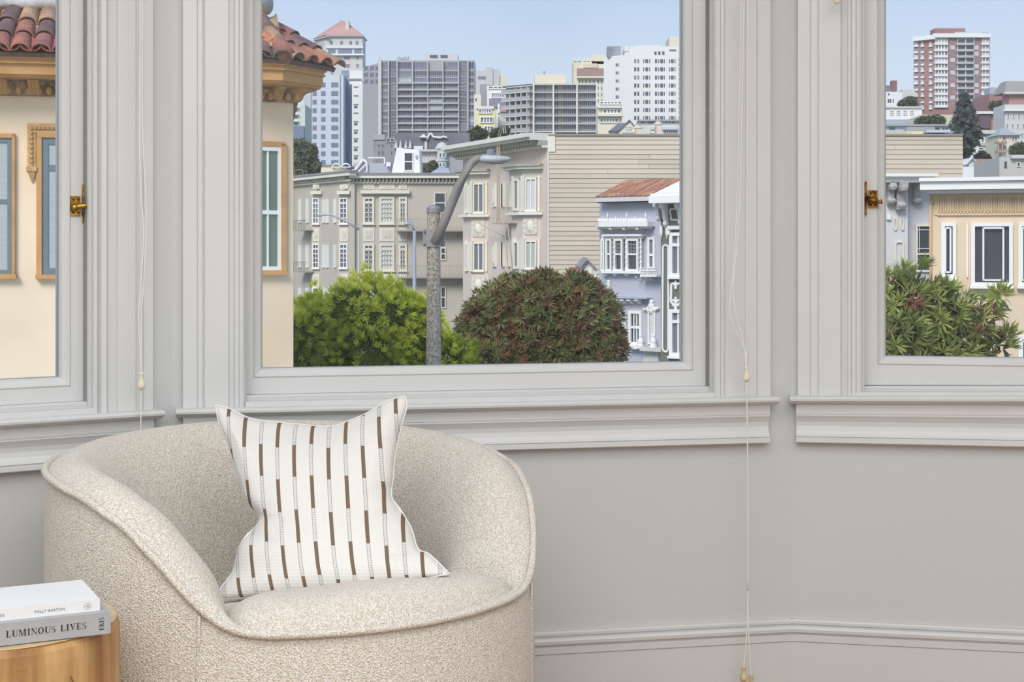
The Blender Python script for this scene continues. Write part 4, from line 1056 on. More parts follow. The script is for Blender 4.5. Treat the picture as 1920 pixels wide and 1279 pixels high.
def bay(xl, xm, xr, yt, yb, first):
    """front face xl..xm parallel to the facade, right cant xm..xr nearly facing us"""
    b_ = FM.P(FM.u(xr), 0)
    qs = Plane(xr, FM.Y(xr), -19.5); pm_ = qs.P(qs.u(xm), 0)
    qf = Plane.__new__(Plane); qf.a = FM.a; qf.U = FM.U; qf.N = FM.N; qf.O = pm_.copy(); qf.M = Matrix.Translation(pm_) @ Matrix.Rotation(FM.a, 4, 'Z')
    pl_ = qf.P(qf.u(xl), 0); pw = FM.P(FM.u(xl)-.5, 0, -.3); pb_ = FM.P(FM.u(xr), 0, -.3)
    planbox(mv.r, [(pl_.x, pl_.y), (pm_.x, pm_.y), (b_.x, b_.y), (pb_.x, pb_.y), (pw.x, pw.y)], STREET, qs.z((xm+xr)/2, yt), MAUVE, 'bay')
    def both(y0, y1, d, m_, nm):
        c1 = qf.P(qf.u(xl)-.1, 0, d); c2 = pm_+(qf.N+qs.N)*d*.6; c3 = qs.P(qs.u(xr)+.15, 0, d)
        planbox(mv.r, [(c1.x, c1.y), (c2.x, c2.y), (c3.x, c3.y), (pb_.x+.1, pb_.y), (pw.x, pw.y)], qs.z((xm+xr)/2, y1), qs.z((xm+xr)/2, y0), m_, nm)
    both(yt-8, yt-4, .55, pm('weathered_cap', (170, 164, 154)), 'bay_cap'); both(yt-4, yt+1, .42, MW, 'bay_cornice'); both(yt+1, yt+18, .05, LIL, 'bay_frieze')
    both(yb, yb+5, .28, MW, 'bay_belt')
    w_ = xr-xm
    for (t0, t1, nn) in ((yt+18, yb-3, 'a'), (yb+53, yb+106, 'b')):
        mv.win(xm+w_*.16, xr-w_*.22, t0, t1, MW, CURT if xm > 950 and nn == 'a' else (BLIND if xm > 950 else MIDG), fw=.07, nx=2, thick=.1, pl=qs, mw=.06, sill=.03)
        mv.win(xl+(xm-xl)*.28, xl+(xm-xl)*.72, t0+1, t1, MW, DARKG, fw=.12, thick=.1, pl=qf)
        for xx in (xm+w_*.03, xr-w_*.16): mv.bx(xx, xx+w_*.10, t0-4, t1+1, 0, .1, MW, 'pilaster', qs)
        mv.bx(xl+1, xl+(xm-xl)*.22, t0-4, t1+1, 0, .12, MW, 'pilaster', qf); mv.bx(xl+(xm-xl)*.8, xm-.5, t0-4, t1+1, 0, .12, MW, 'pilaster', qf)
    # medallion panels
    for y0 in (yb+11, yb+116):
        o = mv.bx(xm+w_*.1, xr-w_*.2, y0, y0+31, 0, .05, LIL, 'relief_panel', qs); mb = MB(); xc = xm+w_*.45; zc2 = qs.z(xc, y0+15.5, .06); uc = qs.u(xc)
        for k in range(9):
            a = 2*pi*k/9; mb.ball(qs.P(uc+.13*cos(a), zc2+.24*sin(a), .06), .085, .03, .10, 6)
        mb.ball(qs.P(uc, zc2, .08), .17, .05, .27, 8)
        for sg in (-1, 1):
            for kz in (-.26, 0, .26): mb.ball(qs.P(uc+sg*.3, zc2+kz, .06), .05, .03, .13, 6)
        mb.build('medallion', MW, o, smooth=True)
bay(958, 980, 1014, 316, 398, True)
bay(869, 883, 915, 326, 402, False)
for a in (926, 942, 953):
    for y0, y1 in ((344, 388), (453, 500)): mv.win(a, a+5, y0, y1, MW, MIDG, fw=.25, thick=.12, pl=FM)
f_ = mv.bx(922, 961, 417.5, 419.5, 0, 1.0, pm('pale_iron', (196, 180, 164)), 'fire_escape_platform', FM)
mb = MB(); PI_ = pm('pale_iron', (196, 180, 164))
FM.box(mb, 922, 961, 389, 390, .97, 1.0)
for k in range(10): FM.box(mb, 922+k*4.1, 922.25+k*4.1, 389, 418, .97, 1.0)
mb.build('railing', PI_, f_, FM.M)
mb = MB()
for x_ in (932.5, 936.5):
    mb.tube([FM.P(FM.u(x_, 1.0), FM.z(x_, 418, 1.0), 1.0), FM.P(FM.u(x_, 1.0), FM.z(x_, 262, 1.0), 1.0), FM.P(FM.u(x_+6, 1.3), FM.z(x_+6, 236, 1.3), 1.3), FM.P(FM.u(x_+10, -.5), FM.z(x_+10, 232, -.5), -.5), FM.P(FM.u(x_+12, -.6), FM.z(x_+12, 250, -.6), -.6)], .035, 6)
for k in range(30): z = FM.z(934, 258+k*5.2, 1); mb.tube([FM.P(FM.u(932.5, 1), z, 1), FM.P(FM.u(936.5, 1), z, 1)], .02, 5)
for x_ in (945, 952): mb.tube([FM.P(FM.u(x_, 1.0), FM.z(x_, 419, 1.0), 1.0), FM.P(FM.u(x_+9, .9), FM.z(x_+9, 520, .9), .9)], .03, 6)
mb.tube([FM.P(FM.u(924), FM.z(924, 418), .9), FM.P(FM.u(955), FM.z(955, 448), .05)], .03, 6)
mb.build('ladder', PI_, f_)
# ------------------------------------------------------------ two slim street lights in the distance
SL_ = mat('painted_steel_grey', (170, 178, 186), .5)
for (px_, py_, tip, lab, m_) in ((777, 432, (762, 419), 'distant blue-grey street light with a short curved arm, nearest the greige house', mat('blue_grey_pole', (156, 166, 176), .5)), (673, 428, (598, 403), 'distant street light with a long thin arm reaching left', mat('pale_pole', (186, 180, 174), .6))):
    Y_ = 62; t = thing('street_light', lab, 'street light', (pt(px_, 470, Y_).x, Y_, STREET))
    mb = MB(); a = pt(px_, py_, Y_); mb.tube([(a.x, a.y, STREET), a], [.11, .07 if px_ > 700 else .045], 8); mb.build('pole', m_, t, smooth=True)
    mb = MB(); b = pt(*tip, Y_); mb.tube([a+Vector((0, 0, -.05)), a.lerp(b, .3)+Vector((0, 0, .12)), a.lerp(b, .7)+Vector((0, 0, .18)), b], [.06, .05, .045, .04], 8); mb.build('arm', m_, t, smooth=True)
    mb = MB(); mb.ball(b+Vector((.05, 0, -.02)), .18 if px_ > 700 else .16, .09, .05, 8); mb.build('lamp_head', SL_, t, smooth=True)

# ------------------------------------------------------------ small white gable and tile roof peeping behind the dark tree
gb = Bd('white_gabled_house', 'small white gabled house peeping between dark tree and blue house', 'house', Plane(1103, 66, 0), 1103)
q = gb.pl
mb = MB(); z0 = q.z(1100, 506); zr = q.z(1097, 488)
mb.sweep([[(q.u(1088), y, STREET), (q.u(1118), y, STREET), (q.u(1118), y, q.z(1100, 506)), (q.u(1100), y, zr), (q.u(1088), y, q.z(1100, 502))] for y in (0, 4)])
mb.build('wall', OWHITE, gb.r, q.M)
mb = MB(); mb.sweep([[(q.u(1086), y, q.z(1100, 504)), (q.u(1100), y, zr), (q.u(1120), y, q.z(1100, 508)), (q.u(1120), y, q.z(1100, 505)), (q.u(1100), y, zr+.12), (q.u(1086), y, q.z(1100, 500))] for y in (-.25, 4)])
mb.build('roof', pm('grey_shingle', (150, 150, 152)), gb.r, q.M)
gb.win(1108, 1112, 502, 514, OWHITE, DARKG, fw=.04, thick=.05)
mb = MB()
for k in range(14):
    for j in range(4):
        x = q.u(1066)+k*.07*1.0; mb.tube([(x+j*.02, -.3+j*.25, q.z(1066, 518)+j*.09), (x+j*.02, j*.25, q.z(1066, 518)+.1+j*.09)], .036, 6)
mb.build('tiled_lean_to', TILES[1], gb.r, q.M, kind='stuff')

# ------------------------------------------------------------ blue house
BLUE = pm('periwinkle_stucco', (182, 185, 198)); FB = Plane(1239, 55, -38)
bl = Bd('blue_house', 'periwinkle blue house with red tile roof edge and white window trim', 'house', FB, 1180)
def polywall(b_, pts, zt, m, nm='wall'): return planbox(b_.r, pts, STREET, zt, m, nm)
p0 = FB.P(FB.u(1124), 0); p1 = FB.P(FB.u(1239), 0)
planbox(bl.r, [(p0.x, p0.y), (p1.x, p1.y), (p1.x+.8, p1.y+6), (p0.x+.8, p0.y+5)], STREET, FB.z(1180, 366), BLUE, 'wall')
# tiled roof edge
mb = MB(); n_ = 44; uu0, uu1 = FB.u(1117, .5), FB.u(1232, .5); ze = FB.z(1174, 364.5, .5)
mb.box(uu0, uu1, -.5, 0, ze-.26, ze-.10); gut = mb.build('gutter', pm('pale_gutter', (206, 208, 214)), bl.r, FB.M)
run, rise = 1.35, .66
mb = MB(); mb.sweep([[(uu0, -.5, ze-.1), (uu0+.5, -.5+run, ze+rise-.12), (uu0+.5, -.5+run, ze-.3), (uu0, -.4, ze-.3)], [(uu1, -.5, ze-.1), (uu1+.6, -.5+run, ze+rise-.12), (uu1+.6, -.5+run, ze-.3), (uu1, -.4, ze-.3)]])
mb.build('roof_deck', DECK, bl.r, FB.M)
tmb = {}
BT = [mat('old_tile_%d' % i, c, .9, .15, 6) for i, c in enumerate(((176, 118, 98), (190, 134, 104), (150, 112, 98), (196, 156, 122), (166, 110, 94)))]
rows = 5
for k in range(n_):
    for j in range(rows):
        m_ = random.choice(BT)
        x0 = uu0+(uu1-uu0)*(k+.5)/n_; xs_ = .5+(.1*k/n_)
        a = (x0+xs_*j/rows, -.5+run*j/rows, ze-.07+rise*j/rows); b = (x0+xs_*(j+1.1)/rows, -.5+run*(j+1.1)/rows, ze-.07+rise*(j+1.1)/rows)
        mb = MB(); mb.tube([a, b], [.042, .034], 6)
        tmb.setdefault(m_.name, []).append((mb, m_))
for nm, lst in tmb.items():
    mm = MB()
    for mb, m_ in lst: mm.add(mb.v, mb.f)
    mm.build('roof_tiles', lst[0][1], bl.r, FB.M, kind='stuff')
# ornamental shelf
sh = bl.bx(1122, 1214, 416, 425, 0, .55, OWHITE, 'window_hood'); bl.bx(1126, 1212, 425, 429, 0, .4, OWHITE, 'hood_bed')
mb = MB(); FBo = FB
for k in range(4):
    px_ = 1130+k*25; mb.box(FB.u(px_), FB.u(px_)+.12, -.5, 0, FB.z(px_, 431), FB.z(px_, 417))
mb.build('hood_bracket', pm('cream_bracket', (206, 202, 192)), sh, FB.M)
mb = MB()
for k in range(18):
    px_ = 1124+k*5.1; hh_ = (3, 6, 4, 12, 5, 3, 7)[k % 7]; q0 = FB.P(FB.u(px_, .45), FB.z(px_, 416, .45), .45)
    mb.ball(q0+Vector((0, 0, .05)), .10, .05, .10, 7)
    if hh_ > 5: mb.tube([q0, q0+Vector((0, 0, hh_*.022)), q0+Vector((0, 0, hh_*.03))], [.05, .03, .006], 6)
mb.build('cresting', OWHITE, sh, smooth=True)
# triple window bay
for a, b in ((1129, 1136), (1138, 1149), (1153.5, 1170), (1177, 1199)):
    bl.win(a, b, 448, 508, OWHITE, MIDG if a < 1137 else DARKG, fw=.07, split=.52, thick=.12, d=.12, nx=1)
    if b-a > 8:
        mb = MB(); sx = FB.u(a, .2), FB.u(b, .2); zt_ = FB.z((a+b)/2, 452, .2); zm = FB.z((a+b)/2, 478, .2)
        for k in range(1, 4): x = sx[0]+(sx[1]-sx[0])*k/4; mb.box(x-.012, x+.012, -.17, -.13, zm, zt_)
        for k in range(1, 4): z = zm+(zt_-zm)*k/4; mb.box(sx[0]+.06, sx[1]-.06, -.17, -.13, z-.012, z+.012)
        mb.build('glazing_bars', pm('soft_bar', (150, 152, 156)), bl.r, FB.M)
bl.bx(1128, 1202, 439, 448, 0, .2, OWHITE, 'window_head'); bl.bx(1128, 1202, 440, 443, 0, .34, OWHITE, 'head_moulding'); bl.bx(1127, 1203, 508, 513, 0, .3, OWHITE, 'window_sill')
for x_ in (1151.5, 1174, 1201.5):
    mb = MB(); zb_, zt_ = FB.z(x_, 508, .2), FB.z(x_, 442, .2)
    mb.lathe([(.05, zb_), (.05, zb_+.1)]+[(.03+.025*((k % 4) == 0), zb_+.12+k*(zt_-zb_-.2)/24) for k in range(25)]+[(.05, zt_)], FB.P(FB.u(x_, .22), 0, .22), 8); mb.build('colonnette', OWHITE, bl.r)
for x_ in (1131, 1149, 1171): bl.bx(x_, x_+5, 513, 517, 0, .2, OWHITE, 'corbel')
# right sash with balconet
bl.win(1216, 1230, 445, 505, OWHITE, MIDG, fw=.09, split=.45, ny=1, thick=.1, sill=.02)
bc = bl.bx(1200, 1231, 515, 519, 0, .55, OWHITE, 'balconet'); mb = MB()
for k in range(12): px_ = 1201+k*2.6; FB.box(mb, px_, px_+.7, 502, 516, .45, .5)
for y_ in (502, 507, 512): FB.box(mb, 1200, 1231, y_, y_+1, .45, .52)
for px_ in (1204, 1213, 1222, 1229): mb.tube([(FB.u(px_), -.45, FB.z(px_, 519)), (FB.u(px_), -.3, FB.z(px_, 524)), (FB.u(px_), 0, FB.z(px_, 526))], .03, 5)
mb.build('scrolled_railing', OWHITE, bc, FB.M)
mb = MB()
for k in range(9): mb.ball(FB.P(FB.u(1141, .1), FB.z(1141, 527+k*2.7), .08), .10, .06, .045, 6)
mb.build('finial', OWHITE, bl.r, smooth=True)
bl.bx(1148, 1212, 557.5, 560, 0, .42, pm('blue_shelf', (176, 182, 204)), 'belt_course')  # belt course in a plain blue close to the wall colour
for x_ in (1150, 1160, 1171, 1184, 1198):
    mb = MB(); mb.sweep([[(x, 0, 0), (x, -.36, 0), (x, -.36, -.07), (x, -.22, -.09), (x, -.18, -.16), (x, -.06, -.2), (x, 0, -.2)] for x in (0, .17)])
    mb.build('belt_bracket', OWHITE, bl.r, Matrix.Translation(FB.P(FB.u(x_), FB.z(x_, 560))) @ Matrix.Rotation(FB.a, 4, 'Z'))
for a, b in ((1158, 1176), (1180.5, 1205)): bl.win(a, b, 583, 647, OWHITE, DARKG, fw=.11, split=.52, nx=3, thick=.1, mw=.04, sill=.05)
bl.bx(1178, 1206, 647, 655, 0, .3, OWHITE, 'window_sill')
gr = bl.win(1217, 1231, 585, 645, OWHITE, MIDG, fw=.06, nx=5, ny=12, thick=.1, mw=.03, name='grilled_window')
mb = MB()
for x_, y_, r_ in ((1224, 566, 5), (1224, 574, 7), (1218, 580, 5), (1230, 580, 5), (1211, 580, 3), (1236, 578, 3), (1224, 582, 6)): mb.ball(FB.P(FB.u(x_), FB.z(x_, y_), .1), r_*.02, .06, r_*.022, 8)
mb.build('crest_ornament', OWHITE, bl.r, smooth=True)
for x_ in (1209, 1233):
    mb = MB(); zb_ = FB.z(x_, 652); mb.lathe([(.14, 0), (.14, .12), (.10, .14), (.12, .26), (.07, .36), (.04, .42), (.06, .46), (.005, .58)], FB.P(FB.u(x_), zb_, .3), 10); mb.build('urn_finial', OWHITE, bl.r, smooth=False)
bl.bx(1199, 1239, 652, 659, 0, .6, pm('stone_shelf', (206, 204, 200)), 'porch_cornice'); bl.bx(1206, 1234, 659, 690, 0, .3, pm('stone_shelf', (206, 204, 200)), 'porch_pier')

# ------------------------------------------------------------ dark green Victorian at the right edge of the middle window
OLV = pm('dark_olive_wood', (112, 116, 106)); FV = Plane(1239, 46, -30)
vc = Bd('green_victorian', 'dark green house with ornate white brackets beside the blue house', 'house', FV, 1262)
p0 = FV.P(FV.u(1239), 0); p1 = FV.P(FV.u(1330), 0)
planbox(vc.r, [(p0.x, p0.y), (p1.x, p1.y), (p1.x+.9, p1.y+5), (p0.x+.9, p0.y+5)], STREET, FV.z(1262, 372), OLV, 'wall')
vc.bx(1216, 1330, 366, 380, 0, .9, OWHITE, 'cornice'); vc.bx(1219, 1330, 362, 366, 0, .75, OWHITE, 'cornice_bed')
mb = MB(); u0, u1 = FV.u(1226, .7), FV.u(1330, .7); z0, z1 = FV.z(1262, 362, .7), FV.z(1262, 331, .7)
mb.sweep([[(u0, -.7, z0), (u0+.62, .35, z1), (u0+.62, 1.2, z1), (u0, 1.2, z0)], [(u1, -.7, z0), (u1, .35, z1), (u1, 1.2, z1), (u1, 1.2, z0)]]); rf_ = mb.build('mansard_roof', OWHITE, vc.r, FV.M)
mb = MB()
for k in range(1, 6):
    t = k/6; mb.box(u0+.62*t, u1, -.715+1.05*t, -.69+1.05*t+.02, z0+(z1-z0)*t-.012, z0+(z1-z0)*t+.012)
mb.tube([(u0+.52, -.1+.3, z1-.02), (u0+.75, .3, z1+.08), (u0+.95, .4, z1-.02)], [.06, .13, .06], 8); mb.build('roof_seam', OWHITE, rf_, FV.M)
for px_, s_ in ((1229, .9), (1243, 1.2), (1271, 1.1), (1287, 1.1)):
    mb = MB(); prof = [(0, 0), (.42, 0), (.46, -.08), (.40, -.16), (.28, -.18), (.24, -.3), (.2, -.42), (.14, -.5), (.16, -.58), (.08, -.66), (0, -.62)]
    mb.sweep([[(x, -y*s_, z*s_) for y, z in prof] for x in (0, .10)]); mb.ball((.05, -.38*s_, -.1*s_), .09, .09, .09, 8); mb.ball((.05, -.14*s_, -.55*s_), .08, .08, .08, 8)
    mb.build('cornice_bracket', OWHITE, vc.r, Matrix.Translation(FV.P(FV.u(px_, .2), FV.z(px_, 380))) @ Matrix.Rotation(FV.a, 4, 'Z'))
def frameline(b_, pts, r_=.035, nm='applied_moulding', m=OWHITE, d=.03, pl=None):
    q = pl or b_.pl; mb = MB(); P = [q.P(q.u(x, d), q.z(x, y, d), d) for x, y in pts]
    for a, b in zip(P, P[1:]): mb.tube([a, b], r_, 6)
    return mb.build(nm, m, b_.r)
frameline(vc, [(1257, 392), (1277, 392), (1277, 412), (1258, 412), (1258, 404), (1256, 398), (1257, 392)])
frameline(vc, [(1243, 463), (1246, 460), (1250, 460), (1253, 463), (1253, 655), (1250, 660), (1245, 659), (1242, 654), (1243, 463)])
frameline(vc, [(1259, 532), (1277, 532), (1278, 546), (1278, 566), (1272, 572), (1264, 572), (1258, 566), (1259, 532)], .045)
for px_, py_ in ((1268, 534), (1268, 565), (1268, 574)):
    mb = MB(); q0 = FV.P(FV.u(px_), FV.z(px_, py_), .05)
    for dx, dz, rr in ((0, 0, .09), (-.08, .03, .05), (.08, .03, .05), (0, -.1, .06), (0, .1, .05)): mb.ball(q0+Vector((dx, 0, dz)), rr, .04, rr, 7)
    mb.build('carved_ornament', OWHITE, vc.r, smooth=True)
for px_ in (1241, 1252):
    mb = MB(); q0 = FV.P(FV.u(px_), FV.z(px_, 436), .06); mb.tube([q0+Vector((0, 0, .22)), q0, q0+Vector((0, 0, -.24))], [.045, .06, .01], 8); mb.build('drop_ornament', OWHITE, vc.r, smooth=True)
vc.bx(1251, 1330, 423, 430, 0, .2, OWHITE, 'window_head'); vc.bx(1251, 1255, 430, 440, 0, .16, OWHITE, 'window_head')
vc.win(1257, 1290, 436, 519, OWHITE, MIDG, fw=.11, split=.72, nx=2, thick=.12, mw=.05, sill=.04)
vc.win(1257, 1290, 580, 668, OWHITE, MIDG, fw=.11, split=.74, nx=2, thick=.12, mw=.05, sill=.04)

# ------------------------------------------------------------ lilac grey house and peach house (right window)
LG = pm('lilac_grey_stucco', (200, 196, 200)); FG = Plane(1700, 48, 0)
lg = Bd('lilac_grey_house', 'pale lilac-grey house with carved brackets behind the nearest tree', 'house', FG, 1690)
lg.wall(1600, 1752, 340, LG, 6); lg.wall(1600, 1702, 342, pm('pale_bay', (214, 212, 214)), .7, FG.par(1650, .5), 'bay')
lg.bx(1590, 1760, 325, 331, -.3, 1.2, OWHITE, 'roof_edge'); lg.bx(1590, 1752, 331, 341.5, -.3, 1.0, OWHITE, 'cornice')
FGb = FG.par(1650, .5)
STONE = pm('weathered_bracket', (176, 172, 172), var=.25, vs=4)
for px_, s_, pl_ in ((1668, 1.0, FGb), (1686, 1.25, FGb), (1717, 1.0, FG)):
    mb = MB(); prof = [(0, 0), (.5, 0), (.5, -.12), (.4, -.22), (.22, -.3), (.18, -.5), (.28, -.6), (.26, -.7), (.1, -.74), (0, -.7)]
    mb.sweep([[(x, -y*s_, z*s_) for y, z in prof] for x in (-.11*s_, .11*s_)]); mb.ball((0, -.45*s_, -.15*s_), .16, .12, .14, 8); mb.ball((0, -.25*s_, -.6*s_), .17, .12, .1, 8)
    mb.build('cornice_bracket', STONE, lg.r, Matrix.Translation(pl_.P(pl_.u(px_), pl_.z(px_, 342))) )
mb = MB()
for k in range(7): FGb.box(mb, 1677+k*2.9, 1678.8+k*2.9, 374, 377, 0, .12)
FGb.box(mb, 1672, 1700, 382, 385, 0, .14); mb.build('relief_band', STONE, lg.r, FGb.M)
for px_ in (1679, 1692):
    o = frameline(lg, [(px_-2, 410), (px_+2, 410), (px_+3, 420), (px_+2, 429), (px_, 432), (px_-2, 429), (px_-3, 420), (px_-2, 410)], .03, 'oval_moulding', CREAMW, pl=FGb)
frameline(lg, [(1679, 500), (1679, 458), (1682, 454), (1691, 454), (1694, 458), (1694, 500)], .04, 'arched_moulding', CREAMW, pl=FGb)
lg.bx(1662.5, 1671, 403, 412, 0, .1, OWHITE, 'utility_box', FGb)
lg.win(1716, 1745, 421, 510, CREAMW, DARKG, fw=.06, split=.38, thick=.1, nx=1)
frameline(lg, [(1724, 424), (1724, 472)], .012, 'glazing_bar', OWHITE, d=.06); frameline(lg, [(1718, 431), (1744, 431)], .012, 'glazing_bar', OWHITE, d=.06); frameline(lg, [(1718, 466), (1744, 466)], .012, 'glazing_bar', OWHITE, d=.06)
PEA = pm('peach_stucco', (222, 203, 178), c2=(216, 196, 168), c2s=.6); FP = Plane(1745, 38, -17)
pe = Bd('peach_house', 'peach stucco house with white sliding windows, outside the right window', 'house', FP, 1830)
pe.wall(1745, 2060, 350, PEA, 6)
pe.bx(1723, 2070, 331, 338, -1.5, .7, OWHITE, 'roof_edge'); pe.bx(1725, 2070, 339, 354, -.5, .6, OWHITE, 'gutter_fascia'); pe.bx(1741, 2070, 355, 361, -.5, .4, pm('pale_grey_soffit', (208, 210, 212)), 'soffit_board')
pe.bx(1752, 2060, 366, 402, 0, .04, pm('peach_frieze', (218, 192, 156)), 'frieze'); pe.bx(1758, 2060, 401, 403, 0, .07, PEA, 'frieze_moulding')
mb = MB()
for k in range(70):
    x_ = 1759+k*3.2; FP.box(mb, x_, x_+1.6, 370, 396+(k % 2)*3, .04, .10)
mb.build('frieze_flutes', pm('peach_flute', (224, 200, 164)), pe.r, FP.M, kind='stuff')
mb = MB(); mb.tube([FP.P(FP.u(1745), FP.z(1745, 362), .08), FP.P(FP.u(1745), FP.z(1745, 640), .08)], .035, 8); mb.tube([FP.P(FP.u(1745), FP.z(1745, 380), .1), FP.P(FP.u(1750), FP.z(1750, 378), .12)], .03, 6); mb.build('downpipe', pm('peach_pipe', (206, 172, 132)), pe.r, smooth=True)
def slider(x0, x1, y0, y1, xs_):
    o = pe.win(x0, x1, y0, y1, OWHITE, DARKG, fw=.09, thick=.14, sill=.03)
    for a, b in xs_:
        mb = MB(); u0, u1 = FP.u(a, .1), FP.u(b, .1); z0, z1 = FP.z((a+b)/2, y1-9, .1), FP.z((a+b)/2, y0+8, .1); w_ = .045
        mb.box(u0, u0+w_, -.13, -.03, z0, z1); mb.box(u1-w_, u1, -.13, -.03, z0, z1); mb.box(u0, u1, -.13, -.03, z0, z0+w_); mb.box(u0, u1, -.13, -.03, z1-w_, z1); mb.build('sliding_sash', OWHITE, pe.r, FP.M)
slider(1765, 1793, 418, 521, [(1771, 1784)])
slider(1821, 1899, 418, 536, [(1842, 1883)])
slider(1909, 1975, 418, 536, [(1915, 1940)])
slider(1909, 1975, 630, 720, [(1915, 1940)]); slider(1835, 1868, 628, 700, [(1840, 1860)])
pe.bx(1812, 1815, 419, 520, 0, .06, OWHITE, 'conduit')
# ------------------------------------------------------------ far hillside city
HZ = [0]
def base(px, py, Y): return HC-(py-HY)/F*Y
def far(name, label, cat, Y, px0, px1, py0, py1, m, ang=0, depth=None, group=None):
    depth = depth or (5 if Y < 250 else 9)
    pl = Plane((px0+px1)/2, Y, ang); b = Bd(name, label, cat, pl, (px0+px1)/2, min(base(0, py1, Y), gz(Y-8)-.5), group)
    b.wall(px0, px1, py0, m, depth); return b
def grid(b, cols, rows, pane, frame=None, fw=.1, pl=None, d=0, **k):
    for x0, x1 in cols:
        for y0, y1 in rows: b.win(x0, x1, y0, y1, frame, pane, fw=fw, pl=pl, d=d, **k)
def rowsy(y, pitch, h, n): return [(y+i*pitch, y+i*pitch+h) for i in range(n)]
FG1 = glassy('far_blue_pane', (122, 130, 150), .15, .7); FG2 = glassy('far_grey_pane', (136, 140, 150), .2, .6); FG3 = glassy('far_dark_pane', (92, 98, 116), .15, .7); FGL = mat('far_pale_blind', (190, 200, 208), .4, .05, 1)  # far panes and the walls below washed out, haze put into the colour
FW1 = pm('far_stone', (206, 204, 202), vs=.06); FW2 = pm('far_pale_blue_wall', (204, 208, 218), vs=.06); FW3 = pm('far_white', (230, 229, 226), vs=.06); FC = pm('far_cream', (228, 220, 200), vs=.06)
FGR = pm('far_grey_concrete', (172, 172, 176), vs=.06); PINK_ = pm('far_pink_roof', (196, 152, 142), vs=.1, var=.1); FDK = pm('far_dark_roof', (122, 122, 132), vs=.3, var=.12)
# tall tower with pink pyramid roof
A = far('pyramid_roof_tower', 'tall pale tower with pink pyramid roof on the hill', 'building', 470, 612, 680, 66, 330, FW1)
PLf = Plane(612, 470, -55); A.wall(588, 612, 72, FW1, 3, PLf, 'side_wall')
q = A.pl; zt_ = q.z(646, 66); a0 = PLf.P(PLf.u(587), zt_); a1 = q.P(q.u(611), zt_, .6); a2 = q.P(q.u(681.5), zt_, .6); a3 = Vector((a2.x, a2.y+14, zt_)); ap = pt(640, 38, 478); ap2 = pt(648, 40, 478)
mb = MB(); mb.add([a0, a1, a2, a3, Vector((a0.x, a0.y+6, a0.z)), ap, ap2], [(0, 1, 5), (1, 2, 6, 5), (2, 3, 6), (3, 4, 5, 6), (4, 0, 5), (0, 4, 3, 2, 1)]); mb.build('roof', PINK_, A.r)
A.bx(648, 654.5, 40, 56, -6, -3, FW1, 'chimney'); A.bx(649, 653.5, 37, 41, -5.6, -3.4, FW1, 'chimney_cap'); A.bx(611, 681.5, 65.5, 68.5, 0, .8, FGR, 'eave_moulding'); A.bx(587, 613, 70, 73, 0, .8, FGR, 'eave_moulding', PLf)
grid(A, ((619, 624), (638, 643), (655, 660), (667, 672)), ((77, 84),), FG1)
grid(A, ((593, 594.5), (597, 598.5), (601, 602.5), (605, 606.5)), ((80, 89),), FG1, pl=PLf)
A.bx(611, 681, 87, 90, 0, .5, FW3, 'string_course')
grid(A, ((615, 629), (634, 660.5), (664, 678)), ((92, 100.5),), FG1); A.bx(609, 683, 101.5, 103.5, 0, 1.2, FW3, 'balcony_ledge')
grid(A, ((621, 625), (645, 656), (668, 673)), ((106, 112), (120, 127), (134, 140)), FG2); grid(A, ((601, 603), (606, 608)), ((94, 101), (112, 119)), FG2, pl=PLf)
# pale blue slab
B = far('pale_blue_slab_block', 'pale blue-grey apartment slab with three window columns, below the pyramid tower', 'building', 430, 583, 644, 140, 335, FW2)
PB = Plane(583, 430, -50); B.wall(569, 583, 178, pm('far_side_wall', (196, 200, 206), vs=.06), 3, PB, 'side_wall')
grid(B, ((586, 594), (602, 610.5), (621, 634.5)), rowsy(154.6, 16.15, 9.4, 11), FG1); B.bx(637, 638.2, 140, 330, 0, .3, FGR, 'downpipe'); B.bx(582.4, 583.6, 150, 330, 0, .3, FGR, 'corner_line')
Bq = far('gap_shade_block', 'narrow bluish block added as the shade in the gap beside the pale blue slab', 'building', 436, 640, 664, 132, 335, pm('far_gap_shade', (140, 146, 162), vs=.06))  # added block, its dark colour stands in for shade between the towers
# white tower
C_ = far('white_slim_tower', 'slim white tower with a tank-like top, right of the pale blue slab', 'building', 405, 660, 707, 156, 335, FW3)
C_.bx(655, 680, 132, 158, -6, -.2, FW3, 'top_block'); C_.bx(679, 695, 153, 158, -4, -.2, FW3, 'top_block'); C_.bx(652, 677, 147, 149, -6, .3, FGR, 'ledge')
for k, y_ in enumerate((168, 184.5, 201, 217, 233, 249, 265, 281, 297)):
    for a, b in ((663.7, 670.2), (686.2, 692.8)):
        if k not in (0, 1, 3): C_.win(a, b, y_-2.4, y_+2.4, None, FG3)
        C_.bx(a-1, b+1, y_-6.4, y_-5.4, 0, .35, FGR, 'window_hood')
grid(C_, ((697, 700),), rowsy(170, 16, 4, 9), FG2)
